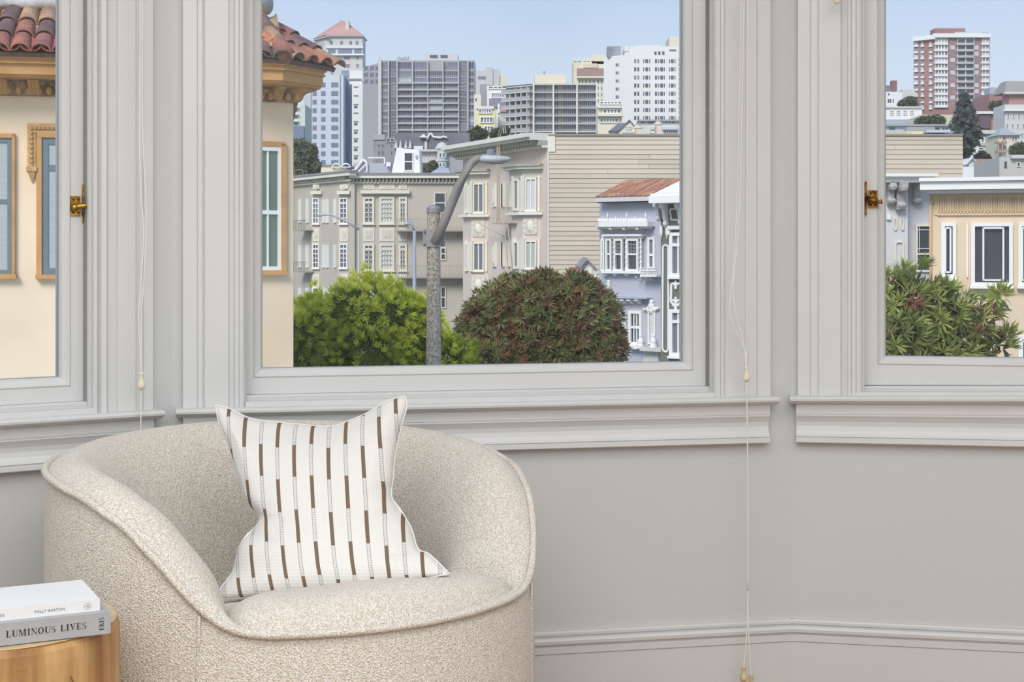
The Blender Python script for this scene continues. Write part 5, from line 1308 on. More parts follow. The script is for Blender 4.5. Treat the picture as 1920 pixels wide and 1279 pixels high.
# dark glass apartment block
D = far('dark_glazed_apartments', 'broad grey apartment block with dark ribbon windows at the skyline centre', 'building', 380, 712, 890, 113, 262, FGR)
PD = Plane(712, 380, -62); D.wall(680, 712, 122, FGR, 4, PD, 'side_wall'); grid(D, ((683, 690), (694, 701), (704, 709)), rowsy(124, 12.5, 8, 3), FG3, pl=PD)
D.bx(796, 858, 101, 114, -8, -1, FW1, 'penthouse'); D.bx(806, 820, 103, 108, -1, -.8, FG3, 'vent'); D.bx(826, 839, 103, 108, -1, -.8, FG3, 'vent'); D.bx(709, 714, 106, 262, 0, .8, FW1, 'pier')
mb = MB()
for k in range(7): mb.tube([pt(745+k*3, 112, 382), pt(749+k*3+(k % 2)*3, 106+(k % 3)*2, 382)], .18, 5)
mb.build('roof_plant', FGR, D.r)
cols = [(715.7, 727.5), (730, 743), (746, 772), (775, 801), (803.5, 829.5), (832, 858.5), (861.5, 875.5), (879, 889)]
rws = [(116, 129), (133, 142.6)]+[(145.7+i*12.63-.1, 154.3+i*12.63) for i in range(9)]
rnd = random.Random(4)
for i, (a, b) in enumerate(cols):
    for j, (y0, y1) in enumerate(rws):
        if j == 0 and i in (4,): continue
        if i in (1, 6): y0, y1 = y0-1.3, y1+1.3
        g_ = FGL if rnd.random() < .05 else (FG1 if rnd.random() < .25 else FG3)
        if i == 6 and j == 1: pass
        D.win(a, b, y0, y1, FGR, g_, fw=.12, nx=max(2, int((b-a)/3.6)), thick=.15, mw=.09, ny=2 if (i in (1, 6)) else 1)
    D.bx(a-2.0, a-.6, 113, 262, 0, .9, FW1, 'pier')
for j in range(2, 11): D.bx(746, 859, rws[j][1], rws[j][1]+2.6, 0, .8, pm('far_spandrel', (190, 184, 186), vs=.1), 'spandrel')
# buildings between D and the balcony block
E1 = far('beige_modern_block', 'beige block with stepped top behind the dark glazed apartments', 'building', 410, 888, 912, 132, 200, FW1); E1.bx(911, 924, 126, 160, -6, .4, FW1, 'stair_tower'); E1.bx(923, 938, 130, 165, -6, 0, FW1, 'wing'); E1.bx(937, 951, 143, 180, -8, 0, FC, 'wing'); E1.win(896, 911, 143, 149, None, FG2)
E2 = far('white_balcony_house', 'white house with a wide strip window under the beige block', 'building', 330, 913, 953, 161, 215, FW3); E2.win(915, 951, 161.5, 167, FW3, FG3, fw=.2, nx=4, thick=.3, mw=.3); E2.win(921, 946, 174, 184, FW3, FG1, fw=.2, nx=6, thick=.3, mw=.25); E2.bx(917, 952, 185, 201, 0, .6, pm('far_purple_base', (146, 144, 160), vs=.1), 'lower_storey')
E3 = far('grey_flank_building', 'grey windowless flank left of the white balcony house', 'building', 340, 900, 914, 158, 215, pm('far_mid_grey', (160, 158, 166), vs=.1))
E4 = far('pale_stair_house', 'narrow pale house with small window at the left of the yellow house', 'building', 320, 889, 902, 177, 245, FC); E4.win(891, 894, 184, 190, None, FG3)
E5 = far('yellow_house', 'pale yellow three-storey house with broad windows in front of the skyline', 'house', 300, 893, 929, 203, 265, pm('far_yellow', (232, 226, 180), vs=.1)); E5.bx(893, 926, 199, 204, -3, .4, FW3, 'parapet')
E5.win(897, 922, 204, 213.5, FW3, FG2, fw=.2, nx=5, thick=.3, mw=.25); E5.win(900, 925, 219, 231, FW3, FG1, fw=.2, nx=4, thick=.3, mw=.25); E5.win(907, 926, 236, 250, FW3, FG2, fw=.2, nx=3, thick=.3, mw=.25)
E6 = far('red_roofed_house', 'small pale house with a terracotta roof beside the balcony block', 'house', 310, 934, 952, 209, 260, FW1); E6.bx(938, 950, 200, 210, -3, .5, PINK_, 'roof'); E6.bx(933, 937, 194, 212, -1, .3, FW3, 'chimney')
# balcony block
G0 = far('balcony_apartment_block', 'stepped apartment block with long open balconies and cream penthouse', 'building', 280, 1001, 1120, 156, 262, pm('far_beige_wall', (206, 194, 180), vs=.1), depth=10)
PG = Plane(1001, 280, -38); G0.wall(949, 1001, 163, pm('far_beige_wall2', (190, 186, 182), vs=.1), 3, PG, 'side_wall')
G0.bx(1003, 1060, 139, 157, -9, -2, FC, 'penthouse'); G0.bx(1019, 1023, 133, 139, -6, -4, FGR, 'roof_vent')
for k in range(7):
    y_ = 157.5+k*14.75
    G0.bx(1000, 1121, y_, y_+1.6, 0, 1.5, FW1, 'balcony_slab'); 
    mb = MB(); u0, u1 = PG.u(948), 0; zz = G0.pl.z(1001, y_); mb.box(u0, u1, -1.4, 0, zz-.16, zz); mb.build('balcony_slab', FW1, G0.r, PG.M)
    if k:
        mb = MB(); mb.box(u0, u1, -1.38, -1.3, zz, zz+.62); mb.build('balcony_railing', FGR, G0.r, PG.M)
        o = MB(); G0.pl.box(o, 1001, 1120, y_-4.2, y_-3.8, 1.35, 1.42)
        for i in range(60): G0.pl.box(o, 1002+i*2, 1002.3+i*2, y_-4, y_, 1.38, 1.42)
        o.build('balcony_railing', FGR, G0.r, G0.pl.M)
        for a, b, nx_ in ((1005, 1024, 5), (1039, 1047, 2), (1055, 1080, 6), (1093, 1117, 6)): G0.win(a, b, y_-12.5, y_-1, FW2, FG1, fw=.12, nx=nx_, thick=.2, mw=.14)
        for a in (956, 966.5, 977, 988): G0.win(a, a+5, y_-10+(1001-a)*.19, y_-1+(1001-a)*.19, None, FG2, pl=PG)
for a in (1000.5, 1037.5, 1082, 1119): G0.bx(a-1.4, a+1.4, 155, 250, 0, 1.6, FW3, 'column')
for a in (962, 973, 983.5, 994): mb = MB(); mb.box(PG.u(a), PG.u(a)+.2, -1.3, 0, G0.zb, PG.z(a, 163+(1001-a)*.15)); mb.build('column', FW1, G0.r, PG.M)
# cream mansard building and white hotel-like tower
H0 = far('cream_mansard_building', 'cream building with brown mansard and pointed finials behind the white tower', 'building', 420, 1075, 1135, 115, 262, FC)
PH = Plane(1132, 405, 20); H0.bx(1110, 1136, 102, 120, -4, 0, FC, 'top_block')
for a in (1078, 1086, 1096, 1103, 1110): 
    mb = MB(); q0 = H0.pl.P(H0.pl.u(a), H0.pl.z(a, 114.5), 0); mb.tube([q0, q0+Vector((0, 0, 1.4))], [.5, .05], 5); mb.build('finial', FC, H0.r)
H0.bx(1082, 1134, 128, 143, 0, 1, pm('far_mansard', (168, 140, 134), vs=.2), 'mansard'); H0.bx(1082, 1134, 143, 146, 0, 1.4, FC, 'string_course'); H0.bx(1094, 1120, 119, 127, 0, .8, pm('far_pale_rust', (222, 208, 186), vs=.2), 'upper_attic')
grid(H0, ((1085, 1087.5), (1091, 1093.5), (1098, 1100.5), (1105, 1107.5), (1112, 1114.5), (1120, 1122.5), (1127, 1129.5)), rowsy(150, 12, 7, 5), FG2)
W0 = far('white_hilltop_tower', 'bright white ten-storey tower with rows of dark windows at right of the middle window', 'building', 320, 1172, 1271, 87, 262, FW3)
PW = Plane(1172, 320, -48); W0.wall(1132, 1172, 105, FW3, 4, PW, 'side_wall')
W0.bx(1171, 1178, 86, 96, -3, .2, FW3, 'parapet'); W0.bx(1139, 1164, 87, 107, -6, -3, pm('far_tank_screen', (150, 154, 164), vs=.4, var=.3), 'water_tank'); W0.bx(1190, 1240, 84.5, 87.5, -5, -1, FW1, 'roof_plant')
rw = rowsy(111, 15.25, 7.6, 8)
for a, b in ((1189, 1193), (1195, 1198.6), (1206, 1208), (1210, 1215.5), (1217.3, 1219), (1228, 1232), (1234, 1236), (1238, 1243.2), (1244.6, 1246.6), (1254, 1256), (1257.6, 1263), (1264.6, 1266.6)):
    for j, r_ in enumerate(rw): W0.win(a, b, *r_, None, FG3 if (j not in (0, 2) or a > 1200) else FG2)
grid(W0, ((1227, 1231), (1234, 1238.5), (1241.5, 1246)), ((96.5, 103),), FG3); W0.win(1255, 1268, 92.5, 96.5, None, FG1)
grid(W0, ((1154.5, 1158), (1159.5, 1161)), rowsy(119, 15, 6, 5), FG3, pl=PW)
I0 = far('cream_slab_edge', 'cream tower showing at the right edge of the middle window', 'building', 360, 1255, 1330, 69, 262, FC); grid(I0, ((1273, 1277),), rowsy(110, 9, 5, 14), FG2)
# low houses right of the balcony block
J1 = far('terraced_cream_house', 'cream house with stacked terraces under the white tower', 'house', 240, 1121, 1166, 196, 262, FC)
J1.win(1124, 1166, 190, 196, FW3, FG1, fw=.15, nx=6, thick=.3, mw=.3); J1.bx(1121, 1168, 199, 202, 0, .8, FW3, 'terrace'); J1.win(1130, 1165, 204, 214, FW3, FG1, fw=.2, nx=5, thick=.2, mw=.3); J1.bx(1120, 1169, 214, 218, 0, 1, FC, 'terrace'); J1.win(1124, 1160, 221, 231, FW3, FG2, fw=.2, nx=6, thick=.2, mw=.3)
def gabled(name, label, Y, x0, x1, ye, yr, yb, m, mr, wins=(), xr=None):
    b = far(name, label, 'house', Y, x0, x1, ye, yb, m, depth=6); q = b.pl; xr = xr or (x0+x1)/2
    u0, u1, ur = q.u(x0), q.u(x1), q.u(xr); ze_, zr_ = q.z(xr, ye), q.z(xr, yr); o_ = (u1-u0)*.05
    mb = MB(); mb.sweep([[(u0, y, ze_), (u1, y, ze_), (ur, y, zr_)] for y in (0, 6)]); mb.build('gable', m, b.r, q.M)
    th = (zr_-ze_)*.12
    mb = MB(); mb.sweep([[(u0-o_, y, ze_-th*.5), (ur, y, zr_), (u1+o_, y, ze_-th*.5), (u1+o_, y, ze_+th*.5), (ur, y, zr_+th), (u0-o_, y, ze_+th*.5)] for y in (-.3, 6)]); mb.build('roof', mr, b.r, q.M)
    for w_ in wins: b.win(*w_[:4], FW3, w_[4] if len(w_) > 4 else FG3, fw=.1, nx=w_[5] if len(w_) > 5 else 1, thick=.15, mw=.1)
    return b
gabled('gable_cottage', 'dark-roofed gabled cottage above the siding wall, near its chimney', 190, 1163, 1193, 243, 226, 262, FC, FDK, ((1172, 1184, 237, 243, FG2, 4), (1166, 1190, 246, 250, FG1, 6)), 1180)
mb = MB(); b = far('dark_roof_house', 'house with a long dark sloping roof left of the gabled cottage', 'house', 195, 1122, 1180, 246, 262, FC, depth=6); q = b.pl
mb.sweep([[(q.u(1140), -.4, q.z(1150, 247)), (q.u(1162), 3, q.z(1160, 228)), (q.u(1180), 3, q.z(1160, 226)), (q.u(1168), -.4, q.z(1150, 246))], [(q.u(1140), 6, q.z(1150, 247)), (q.u(1162), 6, q.z(1160, 228)), (q.u(1180), 6, q.z(1160, 226)), (q.u(1168), 6, q.z(1150, 246))]]); mb.build('roof', FDK, b.r, q.M)
for k in range(5): b.win(1143+k*5, 1146+k*5, 247.5, 252, FW3, FG2, fw=.06)
b = far('long_white_house', 'long white low house with dark windows below the white tower', 'house', 200, 1198, 1276, 226, 262, pm('far_offwhite', (216, 216, 208), vs=.1)); b.bx(1197, 1277, 224, 227, -2, .5, FGR, 'roof_edge')
b.win(1200, 1210, 227, 232, FW3, FG3, fw=.08, thick=.1); b.win(1213, 1232, 227, 233, FW3, FG3, fw=.08, thick=.1); b.win(1246, 1266, 227, 232, FW3, FG3, fw=.08, nx=3, thick=.1, mw=.12); b.win(1218, 1230, 238, 250, FW3, FG2, fw=.1, nx=4, ny=2, thick=.1, mw=.15); b.bx(1242, 1270, 238, 243, 0, .6, FW2, 'blue_awning'); b.win(1244, 1270, 244, 250, FW3, FG3, fw=.1, nx=6, thick=.1, mw=.12)
for x_, y0, lab in ((1197, 238, 'left one of two pinkish chimney stacks with flared caps on the siding house'), (1235, 231, 'right and taller of two pinkish chimney stacks on the siding house')):
    p_ = Plane(x_, 77.5, 0); b = Bd('chimney', lab, 'chimney', p_, x_, FS.z(1150, 254)+.01); b.wall(x_-4, x_+4, y0+4, pm('chimney_pink', (214, 196, 184)), .8, name='stack')
    mb = MB(); mb.lathe([(.13, 0), (.26, .06), (.26, .10), (.10, .22), (.16, .27), (.005, .29)], p_.P(p_.u(x_), p_.z(x_, y0+4), -.3), 10); mb.build('cap', pm('cap_cream', (214, 206, 188)), b.r)
# houses between the slab towers and the greige cornice
b = far('dark_mansard_mansion', 'dark-roofed mansion with small spires below the glazed apartments', 'house', 260, 742, 882, 262, 345, pm('far_mansion', (176, 176, 178), vs=.2)); b.bx(740, 880, 249, 282, -2, .6, FDK, 'roof'); b.bx(796, 801, 265, 282, 0, .9, FW1, 'chimney'); b.bx(776, 793, 274, 282, 0, .9, FW3, 'dormer')
for x_ in (744, 752, 762, 770):
    mb = MB(); q0 = b.pl.P(b.pl.u(x_), b.pl.z(x_, 279), 1.2); mb.tube([q0, q0+Vector((0, 0, 1.5))], [.35, .02], 6); mb.build('spire', FW1, b.r)
mb = MB(); q = b.pl; mb.sweep([[(q.u(787), y, q.z(795, 259)), (q.u(802), y, q.z(795, 259)), (q.u(795), y, q.z(795, 252))] for y in (-1.6, .5)]); mb.build('dormer_gable', FW3, b.r, q.M)
frameline(b, [(800, 262), (806, 250), (810, 252), (812, 257), (826, 258), (832, 256), (838, 258)], .2, 'roof_ridge_trim', FW3, d=1.0)
b = far('grey_stucco_backs', 'rough grey building backs below the slim white tower', 'building', 300, 700, 746, 258, 345, pm('far_dull_grey', (150, 148, 154), vs=.5, var=.18)); grid(b, ((709, 712), (733, 735.5), (716, 719)), ((271, 276), (284, 290)), FG3); b.bx(700, 722, 252, 262, -2, .3, FGR, 'upper_wall'); b.win(724, 740, 259, 267, FGR, FG3, fw=.2, nx=2, thick=.2, mw=.3)
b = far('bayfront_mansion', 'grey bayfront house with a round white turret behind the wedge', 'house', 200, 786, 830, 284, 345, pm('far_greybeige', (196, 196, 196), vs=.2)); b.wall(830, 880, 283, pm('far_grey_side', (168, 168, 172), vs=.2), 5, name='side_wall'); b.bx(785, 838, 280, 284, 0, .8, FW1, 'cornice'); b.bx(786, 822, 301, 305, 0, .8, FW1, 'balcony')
for x_ in (793, 799, 806, 812): b.win(x_, x_+3.2, 287, 299, FW3, FG2, fw=.08, thick=.1)
mb = MB(); cpt = b.pl.P(b.pl.u(829), 0, .3); zt0, zt1 = b.pl.z(829, 322), b.pl.z(829, 279); mb.lathe([(.72, b.zb), (.72, zt1)], (cpt.x, cpt.y, 0), 12); mb.build('turret', pm('far_greybeige2', (200, 200, 198), vs=.2), b.r); 
mb = MB(); mb.lathe([(.9, zt1-.1), (.95, zt1+.1), (.5, zt1+.7), (.05, zt1+.9)], (cpt.x, cpt.y, 0), 12); mb.lathe([(.85, b.pl.z(829, 303)), (.85, b.pl.z(829, 300))], (cpt.x, cpt.y, 0), 12); mb.build('turret_cap', FW1, b.r)
for y0, y1 in ((286, 296), (305, 314)):
    for x_ in (823, 829.5): b.win(x_, x_+5.5, y0, y1, FW3, FG3, fw=.09, thick=.1, d=1.0)
for x_ in (841, 847, 855): b.win(x_, x_+4, 287, 295, None, FG3)
b = far('blue_hip_roof', 'low blue-grey hipped roof right of the wedge, just above the cornice', 'house', 130, 812, 842, 322, 345, FW1); mb = MB(); q = b.pl; mb.sweep([[(q.u(806), -.5, q.z(820, 326)), (q.u(845), -.5, q.z(820, 326)), (q.u(845), 4, q.z(820, 326)), (q.u(806), 4, q.z(820, 326))], [(q.u(820), 1.5, q.z(820, 313)), (q.u(839), 1.5, q.z(820, 313)), (q.u(839), 2.5, q.z(820, 313)), (q.u(820), 2.5, q.z(820, 313))]]); mb.build('roof', pm('far_slateblue', (178, 182, 194), vs=.3), b.r, q.M)
# white wedge penthouse on the greige roof
b = Bd('white_wedge_penthouse', 'white wedge-shaped stair penthouse with one dark window on the greige roof', 'penthouse', Plane(760, 99, 0), 760, FT.z(760, 330)); q = b.pl
mb = MB(); mb.sweep([[(q.u(732), y, b.zb), (q.u(788), y, b.zb), (q.u(786), y, q.z(760, 281)), (q.u(744), y, q.z(760, 277))] for y in (0, 3)]); mb.build('wall', OWHITE, b.r, q.M)
b.win(757, 775, 285.5, 321, OWHITE, DARKG, fw=.07, split=.5, thick=.08); b.bx(779, 783, 291, 297, 0, .1, FGR, 'utility_box')
b = Bd('roof_deck_pergola', 'roof terrace with white pipe rail and gable frame above the greige cornice', 'roof terrace', Plane(700, 104, 0), 700, FT.z(700, 330)); q = b.pl
b.wall(664, 732, 306, pm('blue_grey_wall', (176, 180, 190)), 2, name='wall', py1=330)
frameline(b, [(690, 296), (721, 296), (721, 308)], .05, 'pipe_rail', OWHITE, d=.1); frameline(b, [(662, 324), (681, 299), (688, 306)], .09, 'gable_frame', OWHITE, d=.2); frameline(b, [(672, 322), (688, 306), (688, 322)], .06, 'gable_frame', OWHITE, d=.2)
b.bx(724, 732, 304, 312, .1, .5, OWHITE, 'vent_box'); mb = MB(); mb.sweep([[(q.u(655), y, q.z(670, 314)), (q.u(682), y, q.z(670, 314)), (q.u(681), y, q.z(670, 299))] for y in (.3, 2)]); mb.build('brown_roof', pm('brownish_roof', (130, 112, 106)), b.r, q.M)
b = far('cream_arched_house', 'low cream house with two white arched dormers above the cornice', 'house', 125, 602, 646, 314, 345, pm('far_lemon', (232, 222, 196), vs=.3)); b.bx(604, 640, 309, 314, -2, -.5, pm('taupe_roof', (140, 128, 122)), 'roof')
for x_ in (631, 649):
    mb = MB(); q0 = b.pl.P(b.pl.u(x_), b.pl.z(x_, 314), .2); P = [q0+Vector((.36*cos(t), 0, .30*sin(t))) for t in [pi*k/10 for k in range(11)]]; mb.tube(P, .07, 6); mb.tube([P[0], P[-1]], .05, 6); mb.build('arched_dormer', OWHITE, b.r)
b = far('blue_white_slats', 'blue and white balconied block glimpsed beside the cream house corner', 'building', 300, 540, 572, 196, 345, pm('far_greenish', (206, 210, 200), vs=.1)); 
for y_ in (200, 213, 226): b.bx(540, 559, y_, y_+2, 0, .8, FW3, 'balcony_slab'); b.win(552, 558, y_+3, y_+10, None, FG1)
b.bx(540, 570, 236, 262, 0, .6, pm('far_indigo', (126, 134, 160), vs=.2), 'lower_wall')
b = Bd('roof_hatch_frame', 'thin metal roof frame at the left end of the greige house', 'roof frame', Plane(560, 110, 0), 560, FT.z(560, 345)); frameline(b, [(552, 340), (552, 319), (568, 319), (568, 340)], .05, 'pipe', pm('ladder_iron', (132, 122, 112)), d=0)

# ------------------------------------------------------------ right window hillside
BR = pm('far_brick', (160, 122, 120), vs=.3, var=.08)
N0 = far('brick_tower', 'red brick apartment tower with white bands outside the right window', 'building', 300, 1752, 1856, 68, 225, BR)
PN = Plane(1752, 300, -40); N0.wall(1713, 1752, 74, BR, 4, PN, 'side_wall')
N0.bx(1750, 1858, 62.5, 70, 0, .8, FW3, 'cornice'); N0.bx(1711, 1753, 67, 75, 0, .8, FW3, 'cornice', PN); N0.bx(1753, 1810, 53, 64, -5, -1.5, BR, 'penthouse'); N0.bx(1790, 1816, 60, 66, -2, -1, FW1, 'roof_plant'); N0.bx(1844, 1855, 61, 64, -2, -1, FGR, 'roof_plant')
for j in range(11):
    y_ = 72.5+j*11.75; a, b_ = y_, y_+8.3
    N0.win(1752.8, 1776.5, a, b_, FW3, FG2 if j % 3 else FGL, fw=.08, nx=4, thick=.3, mw=.2); N0.bx(1752, 1777.5, b_, b_+3.2, 0, .5, FW3, 'white_band')
    N0.win(1782, 1790.5, a+1, b_, None, FGL if j % 2 else FG2)
    N0.win(1794, 1826, a, b_+1.5, FW1, FG3, fw=.12, nx=2, thick=.4, mw=.2); N0.bx(1794, 1826, b_+2, b_+3, 0, .8, FW3, 'balcony_edge')
    N0.win(1827.5, 1835, a+1, b_, None, FGL if j % 3 else FG1)
    N0.win(1841, 1854, a, b_, FW3, FG2 if j % 2 else FGL, fw=.08, nx=2, thick=.3, mw=.2); N0.bx(1840, 1855.5, b_, b_+3.0, 0, .5, FW3, 'white_band')
    dy = 2.5
    for x0, x1 in ((1714, 1720.5), (1726.5, 1731.5), (1742, 1747)): N0.win(x0, x1, a+dy+3, b_+dy+1, None, FG2 if j % 2 else FGL, pl=PN); N0.bx(x0-.3, x1+.3, b_+dy+1, b_+dy+4.5, 0, .4, FW3, 'white_band', PN)
N0.win(1794, 1826, 196, 204, None, FG3)
O1 = far('white_flat_house', 'flat white house with four square windows left of the brick tower', 'house', 260, 1640, 1729, 202, 245, FW3); O1.bx(1640, 1729, 199.5, 202, 0, .4, FW1, 'roof_edge')
for x_ in (1668, 1680.5, 1693, 1705.5): O1.win(x_, x_+7.5, 207, 215.5, FW3, FG2, fw=.1, nx=2, ny=2, thick=.2, mw=.12)
O1.bx(1640, 1728, 224, 233, 0, .6, pm('far_blue_grey_base', (168, 176, 190), vs=.1), 'lower_wall')  # lower wall in a darker blue-grey than the white above
O2 = far('white_upper_house', 'white house with a brown chimney high at the left of the right window', 'house', 285, 1640, 1692, 172, 245, FW3); O2.bx(1640, 1680, 160, 172, -4, -1, FDK, 'roof'); O2.bx(1672.5, 1682, 151, 171, -2, -.5, pm('far_brown_chimney', (138, 104, 104), vs=.4), 'chimney'); grid(O2, ((1664.5, 1667.5), (1668, 1671), (1673.5, 1676)), ((186, 193),), FG3); O2.win(1665, 1668, 175, 179, None, FG3)
O3 = far('hazy_upper_house', 'pale hazy house behind the hillside trees left of the brick tower', 'house', 300, 1692, 1716, 168, 245, FW1)
P1 = far('long_white_terrace', 'long white terrace building below the flat white house', 'house', 170, 1640, 1788, 236, 285, pm('far_paper_white', (226, 228, 232), vs=.2)); P1.bx(1640, 1790, 233, 236, -1, .5, FGR, 'roof_edge'); P1.win(1752, 1762, 238, 245, FW3, FG3, fw=.08, thick=.1); P1.win(1766, 1778, 238, 245, FW3, FG3, fw=.08, nx=2, thick=.1, mw=.1); P1.win(1667, 1678, 239, 244, None, FG2)
P1.bx(1700, 1752, 238, 247, .3, 1.2, FGR, 'lean_to_roof')
P2 = far('yellow_cottage', 'small yellow cottage with three windows above the siding wall', 'house', 144, 1698, 1737, 246, 275, pm('far_butter', (224, 208, 162), vs=.3)); P2.win(1711, 1732, 250, 257, FW3, FG2, fw=.06, nx=4, thick=.1, mw=.2); P2.bx(1640, 1700, 246, 258, 0, .3, pm('far_pinkish', (208, 196, 184), vs=.3), 'wing')
P3 = far('navy_garage', 'navy blue low building next to the yellow cottage', 'building', 137, 1738.5, 1772, 248, 275, pm('far_navy', (92, 102, 128), vs=.3)); P3.bx(1737, 1781, 244, 248.5, -.5, .4, FW2, 'roof'); P3.win(1771, 1780, 247, 257, FW3, FG3, fw=.1, nx=2, thick=.1, mw=.08)
Q1 = far('green_victorian_cottage', 'green and white house right of the conifer', 'house', 190, 1835, 1868, 250, 325, pm('far_sage', (160, 186, 168), vs=.2)); Q1.bx(1833, 1870, 244, 251, -.5, .5, FW1, 'gable_band')
for x_ in (1839, 1847, 1853.5): Q1.win(x_, x_+4.5, 245, 251, FW3, FG2, fw=.06, thick=.6)
Q1.win(1850, 1862, 256, 269, FW3, FG1, fw=.12, thick=.2); Q1.win(1838, 1846, 257, 269, FW3, FG2, fw=.12, thick=.2); Q1.win(1852, 1864, 274, 283.5, FW3, FG3, fw=.16, thick=.2); Q1.win(1833, 1845, 276, 282, FW3, FG3, fw=.12, thick=.2); Q1.bx(1833, 1868, 271, 272.5, 0, .3, FW3, 'string_course')
Q2 = far('cream_gallery_house', 'cream house with wooden galleries and hipped grey roof right of the green house', 'house', 181, 1872, 1912, 253, 325, pm('far_butter2', (222, 214, 190), vs=.2))
mb = MB(); q = Q2.pl; mb.sweep([[(q.u(1869), -.5, q.z(1890, 254)), (q.u(1915), -.5, q.z(1890, 254)), (q.u(1915), 4, q.z(1890, 254)), (q.u(1869), 4, q.z(1890, 254))], [(q.u(1885), 1.5, q.z(1890, 239)), (q.u(1889), 1.5, q.z(1890, 239)), (q.u(1889), 2, q.z(1890, 239)), (q.u(1885), 2, q.z(1890, 239))]]); mb.build('roof', FGR, Q2.r, q.M)
for y0 in (256, 272): Q2.win(1878, 1887, y0, y0+8, FW3, FG2, fw=.06, thick=.1); Q2.win(1897, 1907, y0, y0+8, FW3, FG3, fw=.06, nx=2, thick=.1, mw=.1)
for y0 in (265, 282): Q2.bx(1870, 1888, y0, y0+4, .2, 1.2, pm('far_deck_wood', (190, 150, 132), vs=.3), 'gallery')
for x_ in (1872, 1880, 1887): Q2.bx(x_, x_+.6, 265, 300, 1.0, 1.2, FW1, 'gallery_post')
Q3 = far('brick_flank_house', 'brown and brick house behind the green one', 'house', 226, 1838, 1882, 213, 275, pm('far_terracotta_wall', (190, 142, 120), vs=.2)); Q3.bx(1838, 1858, 213, 240, 0, .5, pm('far_aubergine', (110, 96, 104), vs=.3), 'dark_wing'); Q3.bx(1828, 1888, 208.5, 213.5, -2, .8, FW3, 'flat_roof')  # wing in a darker aubergine than the terracotta wall
Q4 = far('stone_mansion', 'large pale stone mansion with dark mansard at the far right edge', 'building', 210, 1884, 1990, 196, 325, FW1); Q4.bx(1892, 1990, 172, 200, -4, -1, pm('far_rose_brick', (176, 138, 130), vs=.2), 'upper_storey'); 
mb = MB(); q = Q4.pl; mb.sweep([[(q.u(1886), .5, q.z(1900, 172)), (q.u(1990), .5, q.z(1900, 172)), (q.u(1990), 6, q.z(1900, 172)), (q.u(1886), 6, q.z(1900, 172))], [(q.u(1898), 2.5, q.z(1900, 148)), (q.u(1990), 2.5, q.z(1900, 148)), (q.u(1990), 5, q.z(1900, 148)), (q.u(1898), 5, q.z(1900, 148))]]); mb.build('mansard_roof', pm('far_taupe_roof', (158, 152, 148), vs=.3), Q4.r, q.M)
Q4.bx(1884, 1990, 172, 176, -1, -.2, FW1, 'cornice'); Q4.bx(1882, 1990, 205, 208, 0, .6, FW3, 'cornice')
for j, y0 in enumerate((213, 232, 249)):
    for k in range(6): Q4.win(1888+k*10-(j*2), 1892.5+k*10-(j*2), y0, y0+9, FW3, FG2, fw=.06, thick=.1)
Q5 = far('red_brick_row', 'dull red brick row between the tower and the mansion', 'building', 250, 1855, 1890, 176, 275, pm('far_dull_brick', (160, 122, 120), vs=.2)); Q5.bx(1856, 1886, 164, 177, -4, -1, pm('far_bluish_attic', (164, 172, 184), vs=.2), 'attic')
gabled('white_gable_cottage', 'tiny white-trimmed gable cottage right of the siding wall', 120, 1811, 1832, 309, 297, 335, pm('far_lightgrey', (206, 208, 208), vs=.3), FW3, ((1816, 1828, 307, 313, FG2, 3),))
b = far('bright_white_roof', 'low bright white roof parapet above the peach house', 'building', 100, 1803, 1880, 313, 345, OWHITE, depth=8)
b = far('grey_plaster_house', 'grey plaster house with two dark windows at the far right above the peach roof', 'house', 90, 1874, 1960, 296, 345, pm('far_plaster', (196, 192, 186), vs=.3)); b.win(1883, 1888, 303, 316, None, DARKG); b.win(1906, 1913, 304, 313, OWHITE, DARKG, fw=.04, thick=.08); b.bx(1897, 1960, 290, 297, -2, .3, FW1, 'parapet')
b = far('white_shingle_house', 'small white house half hidden at the foot of the conifer', 'house', 170, 1815, 1834, 270, 325, FW3); b.win(1820, 1823, 277, 283, None, FG3)
b = far('reddish_roofs', 'low reddish brown roofs behind the tiny gable cottage', 'building', 130, 1826, 1880, 298, 335, pm('far_russet', (170, 140, 120), vs=.5, var=.2))
b = far('pinkish_wall_terrace', 'pale garden retaining wall at the foot of the brick tower', 'building', 250, 1729, 1790, 215, 245, pm('far_yellow_wall', (204, 204, 176), vs=.2))

# ------------------------------------------------------------ far trees
def blobtree(name, label, Y, blobs, tint, seed, dens=1.0, ln=.5, group=None, cat='tree'):
    rnd = random.Random(seed); x0, y0, r0 = blobs[0]; t = thing(name, label, cat, pt(x0, y0+r0*2.6, Y), group); mb = MB(); mb.col = []
    s_ = Y/F
    for x, y, rr in blobs:
        c = pt(x, y, Y); R_ = rr*s_
        for k in range(int(900*dens*(R_/2.5)**2/(ln*ln*4))+60):
            v = Vector((rnd.gauss(0, 1), rnd.gauss(0, 1), rnd.gauss(0, 1))).normalized(); whorl(mb, c+v*R_*rnd.uniform(.6, 1), v, 6, ln, ln*.5, 1.2, tint(rnd.random(), rnd), rnd)
    mb.build('foliage', LEAF, t, fix=False, kind='stuff'); mb = MB(); c = pt(x0, y0, Y); mb.tube([(c.x, c.y, c.z-r0*s_*2.6), c], [.3, .1], 6); mb.build('trunk', BARK, t); return t
dk = ramp([(0, (92, 100, 90)), (.5, (116, 124, 104)), (1, (138, 144, 116))])  # this and the next ramp paled, distance haze put into leaf colour
dkg = ramp([(0, (80, 90, 96)), (.5, (98, 108, 110)), (1, (118, 126, 120))])
blobtree('hill_tree', 'large dim green tree beside the pale blue slab, over the cornice', 150, [(572, 298, 22), (560, 280, 18), (588, 315, 14), (562, 318, 20), (578, 285, 14)], dk, 21, 1.2, .5)
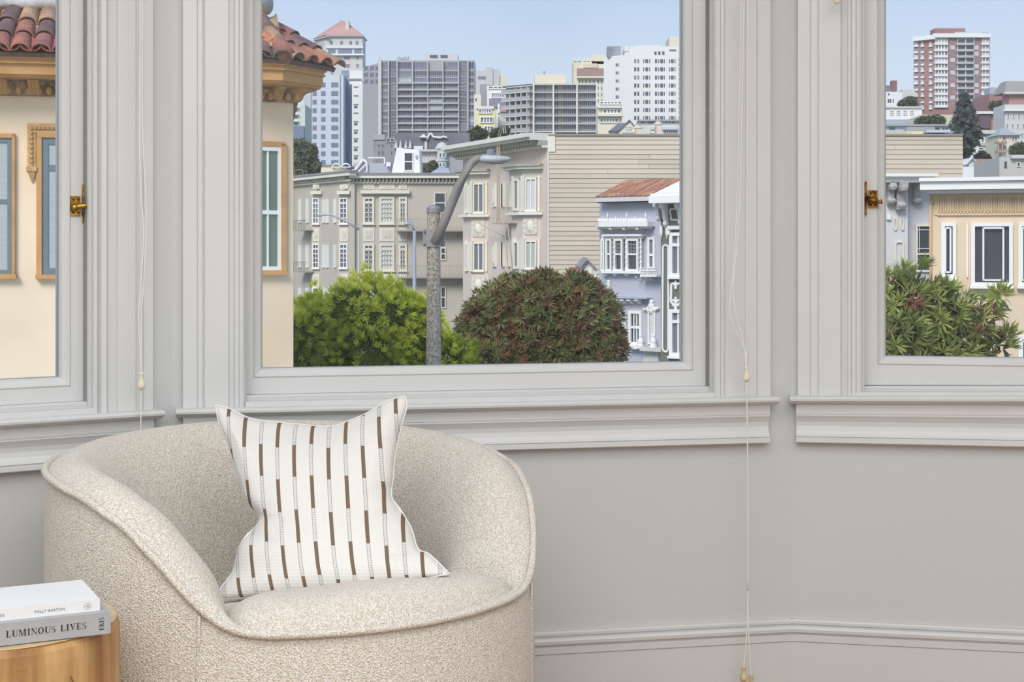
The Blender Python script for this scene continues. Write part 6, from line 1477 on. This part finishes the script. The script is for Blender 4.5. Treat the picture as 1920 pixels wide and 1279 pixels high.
blobtree('palm_thicket', 'dark thicket beneath the yellow house near the street lamp head', 270, [(895, 248, 9), (905, 252, 8), (884, 254, 8)], dk, 22, 1, .7)
blobtree('round_shrub', 'dark rounded shrub left of the balcony block', 250, [(940, 248, 9), (928, 252, 8), (948, 244, 6)], dk, 23, 1, .6)
blobtree('cypress_pair', 'two small green bushes behind the white wedge', 150, [(800, 318, 8), (812, 310, 7)], dk, 24, 1, .35)
blobtree('hillside_bushes', 'bushy greenery to the left of the brick tower', 270, [(1700, 191, 7), (1692, 195, 6), (1708, 188, 6), (1713, 194, 5)], dk, 25, 1, .6)
blobtree('garden_trees', 'row of dull green garden trees below the brick tower', 200, [(1742, 225, 6), (1754, 223, 7), (1731, 227, 6), (1722, 229, 4), (1765, 226, 5)], dk, 26, 1, .5)
blobtree('right_edge_tree', 'dark tree at the right edge above the grey plaster house', 160, [(1912, 278, 10), (1902, 282, 8), (1924, 282, 10)], dk, 27, 1, .4)
blobtree('brick_row_tree', 'dull tree in front of the red brick row', 230, [(1862, 198, 6), (1876, 197, 7)], dk, 28, 1, .5)
blobtree('cottage_shrub', 'dark shrubs under the green house', 165, [(1842, 292, 7), (1850, 297, 6), (1834, 296, 6)], dkg, 29, 1, .4)
# conifer with layered boughs
t = thing('conifer', 'tall dark conifer with layered boughs in front of the brick tower', 'tree', pt(1807, 300, 160)); rnd = random.Random(9)
mb = MB(); Yc = 160; s_ = Yc/F; c0 = pt(1808, 305, Yc); c1 = pt(1808, 178, Yc); mb.tube([c0, c1], [.45, .05], 8); mb.build('trunk', BARK, t)
mb = MB(); mb.col = []
for k in range(300):
    f_ = rnd.random()**.8; y_ = 178+118*f_; w_ = (6+26*min(1, f_*1.5))*(1 if f_ < .75 else (1-f_)*3.4+.15)*s_; a = rnd.uniform(0, 2*pi); c = pt(1808, y_, Yc)
    d_ = Vector((cos(a), sin(a), .10)); L_ = w_*rnd.uniform(.7, 1.1)
    for j in range(9):
        p = c+d_*L_*(j+1)/9+Vector((0, 0, -.25*(j/9)**2*L_*.4)); whorl(mb, p, d_+Vector((0, 0, .5)), 6, .42, .16, 1.2, dkg(rnd.random(), rnd), rnd)
mb.build('boughs', LEAF, t, fix=False, kind='stuff')
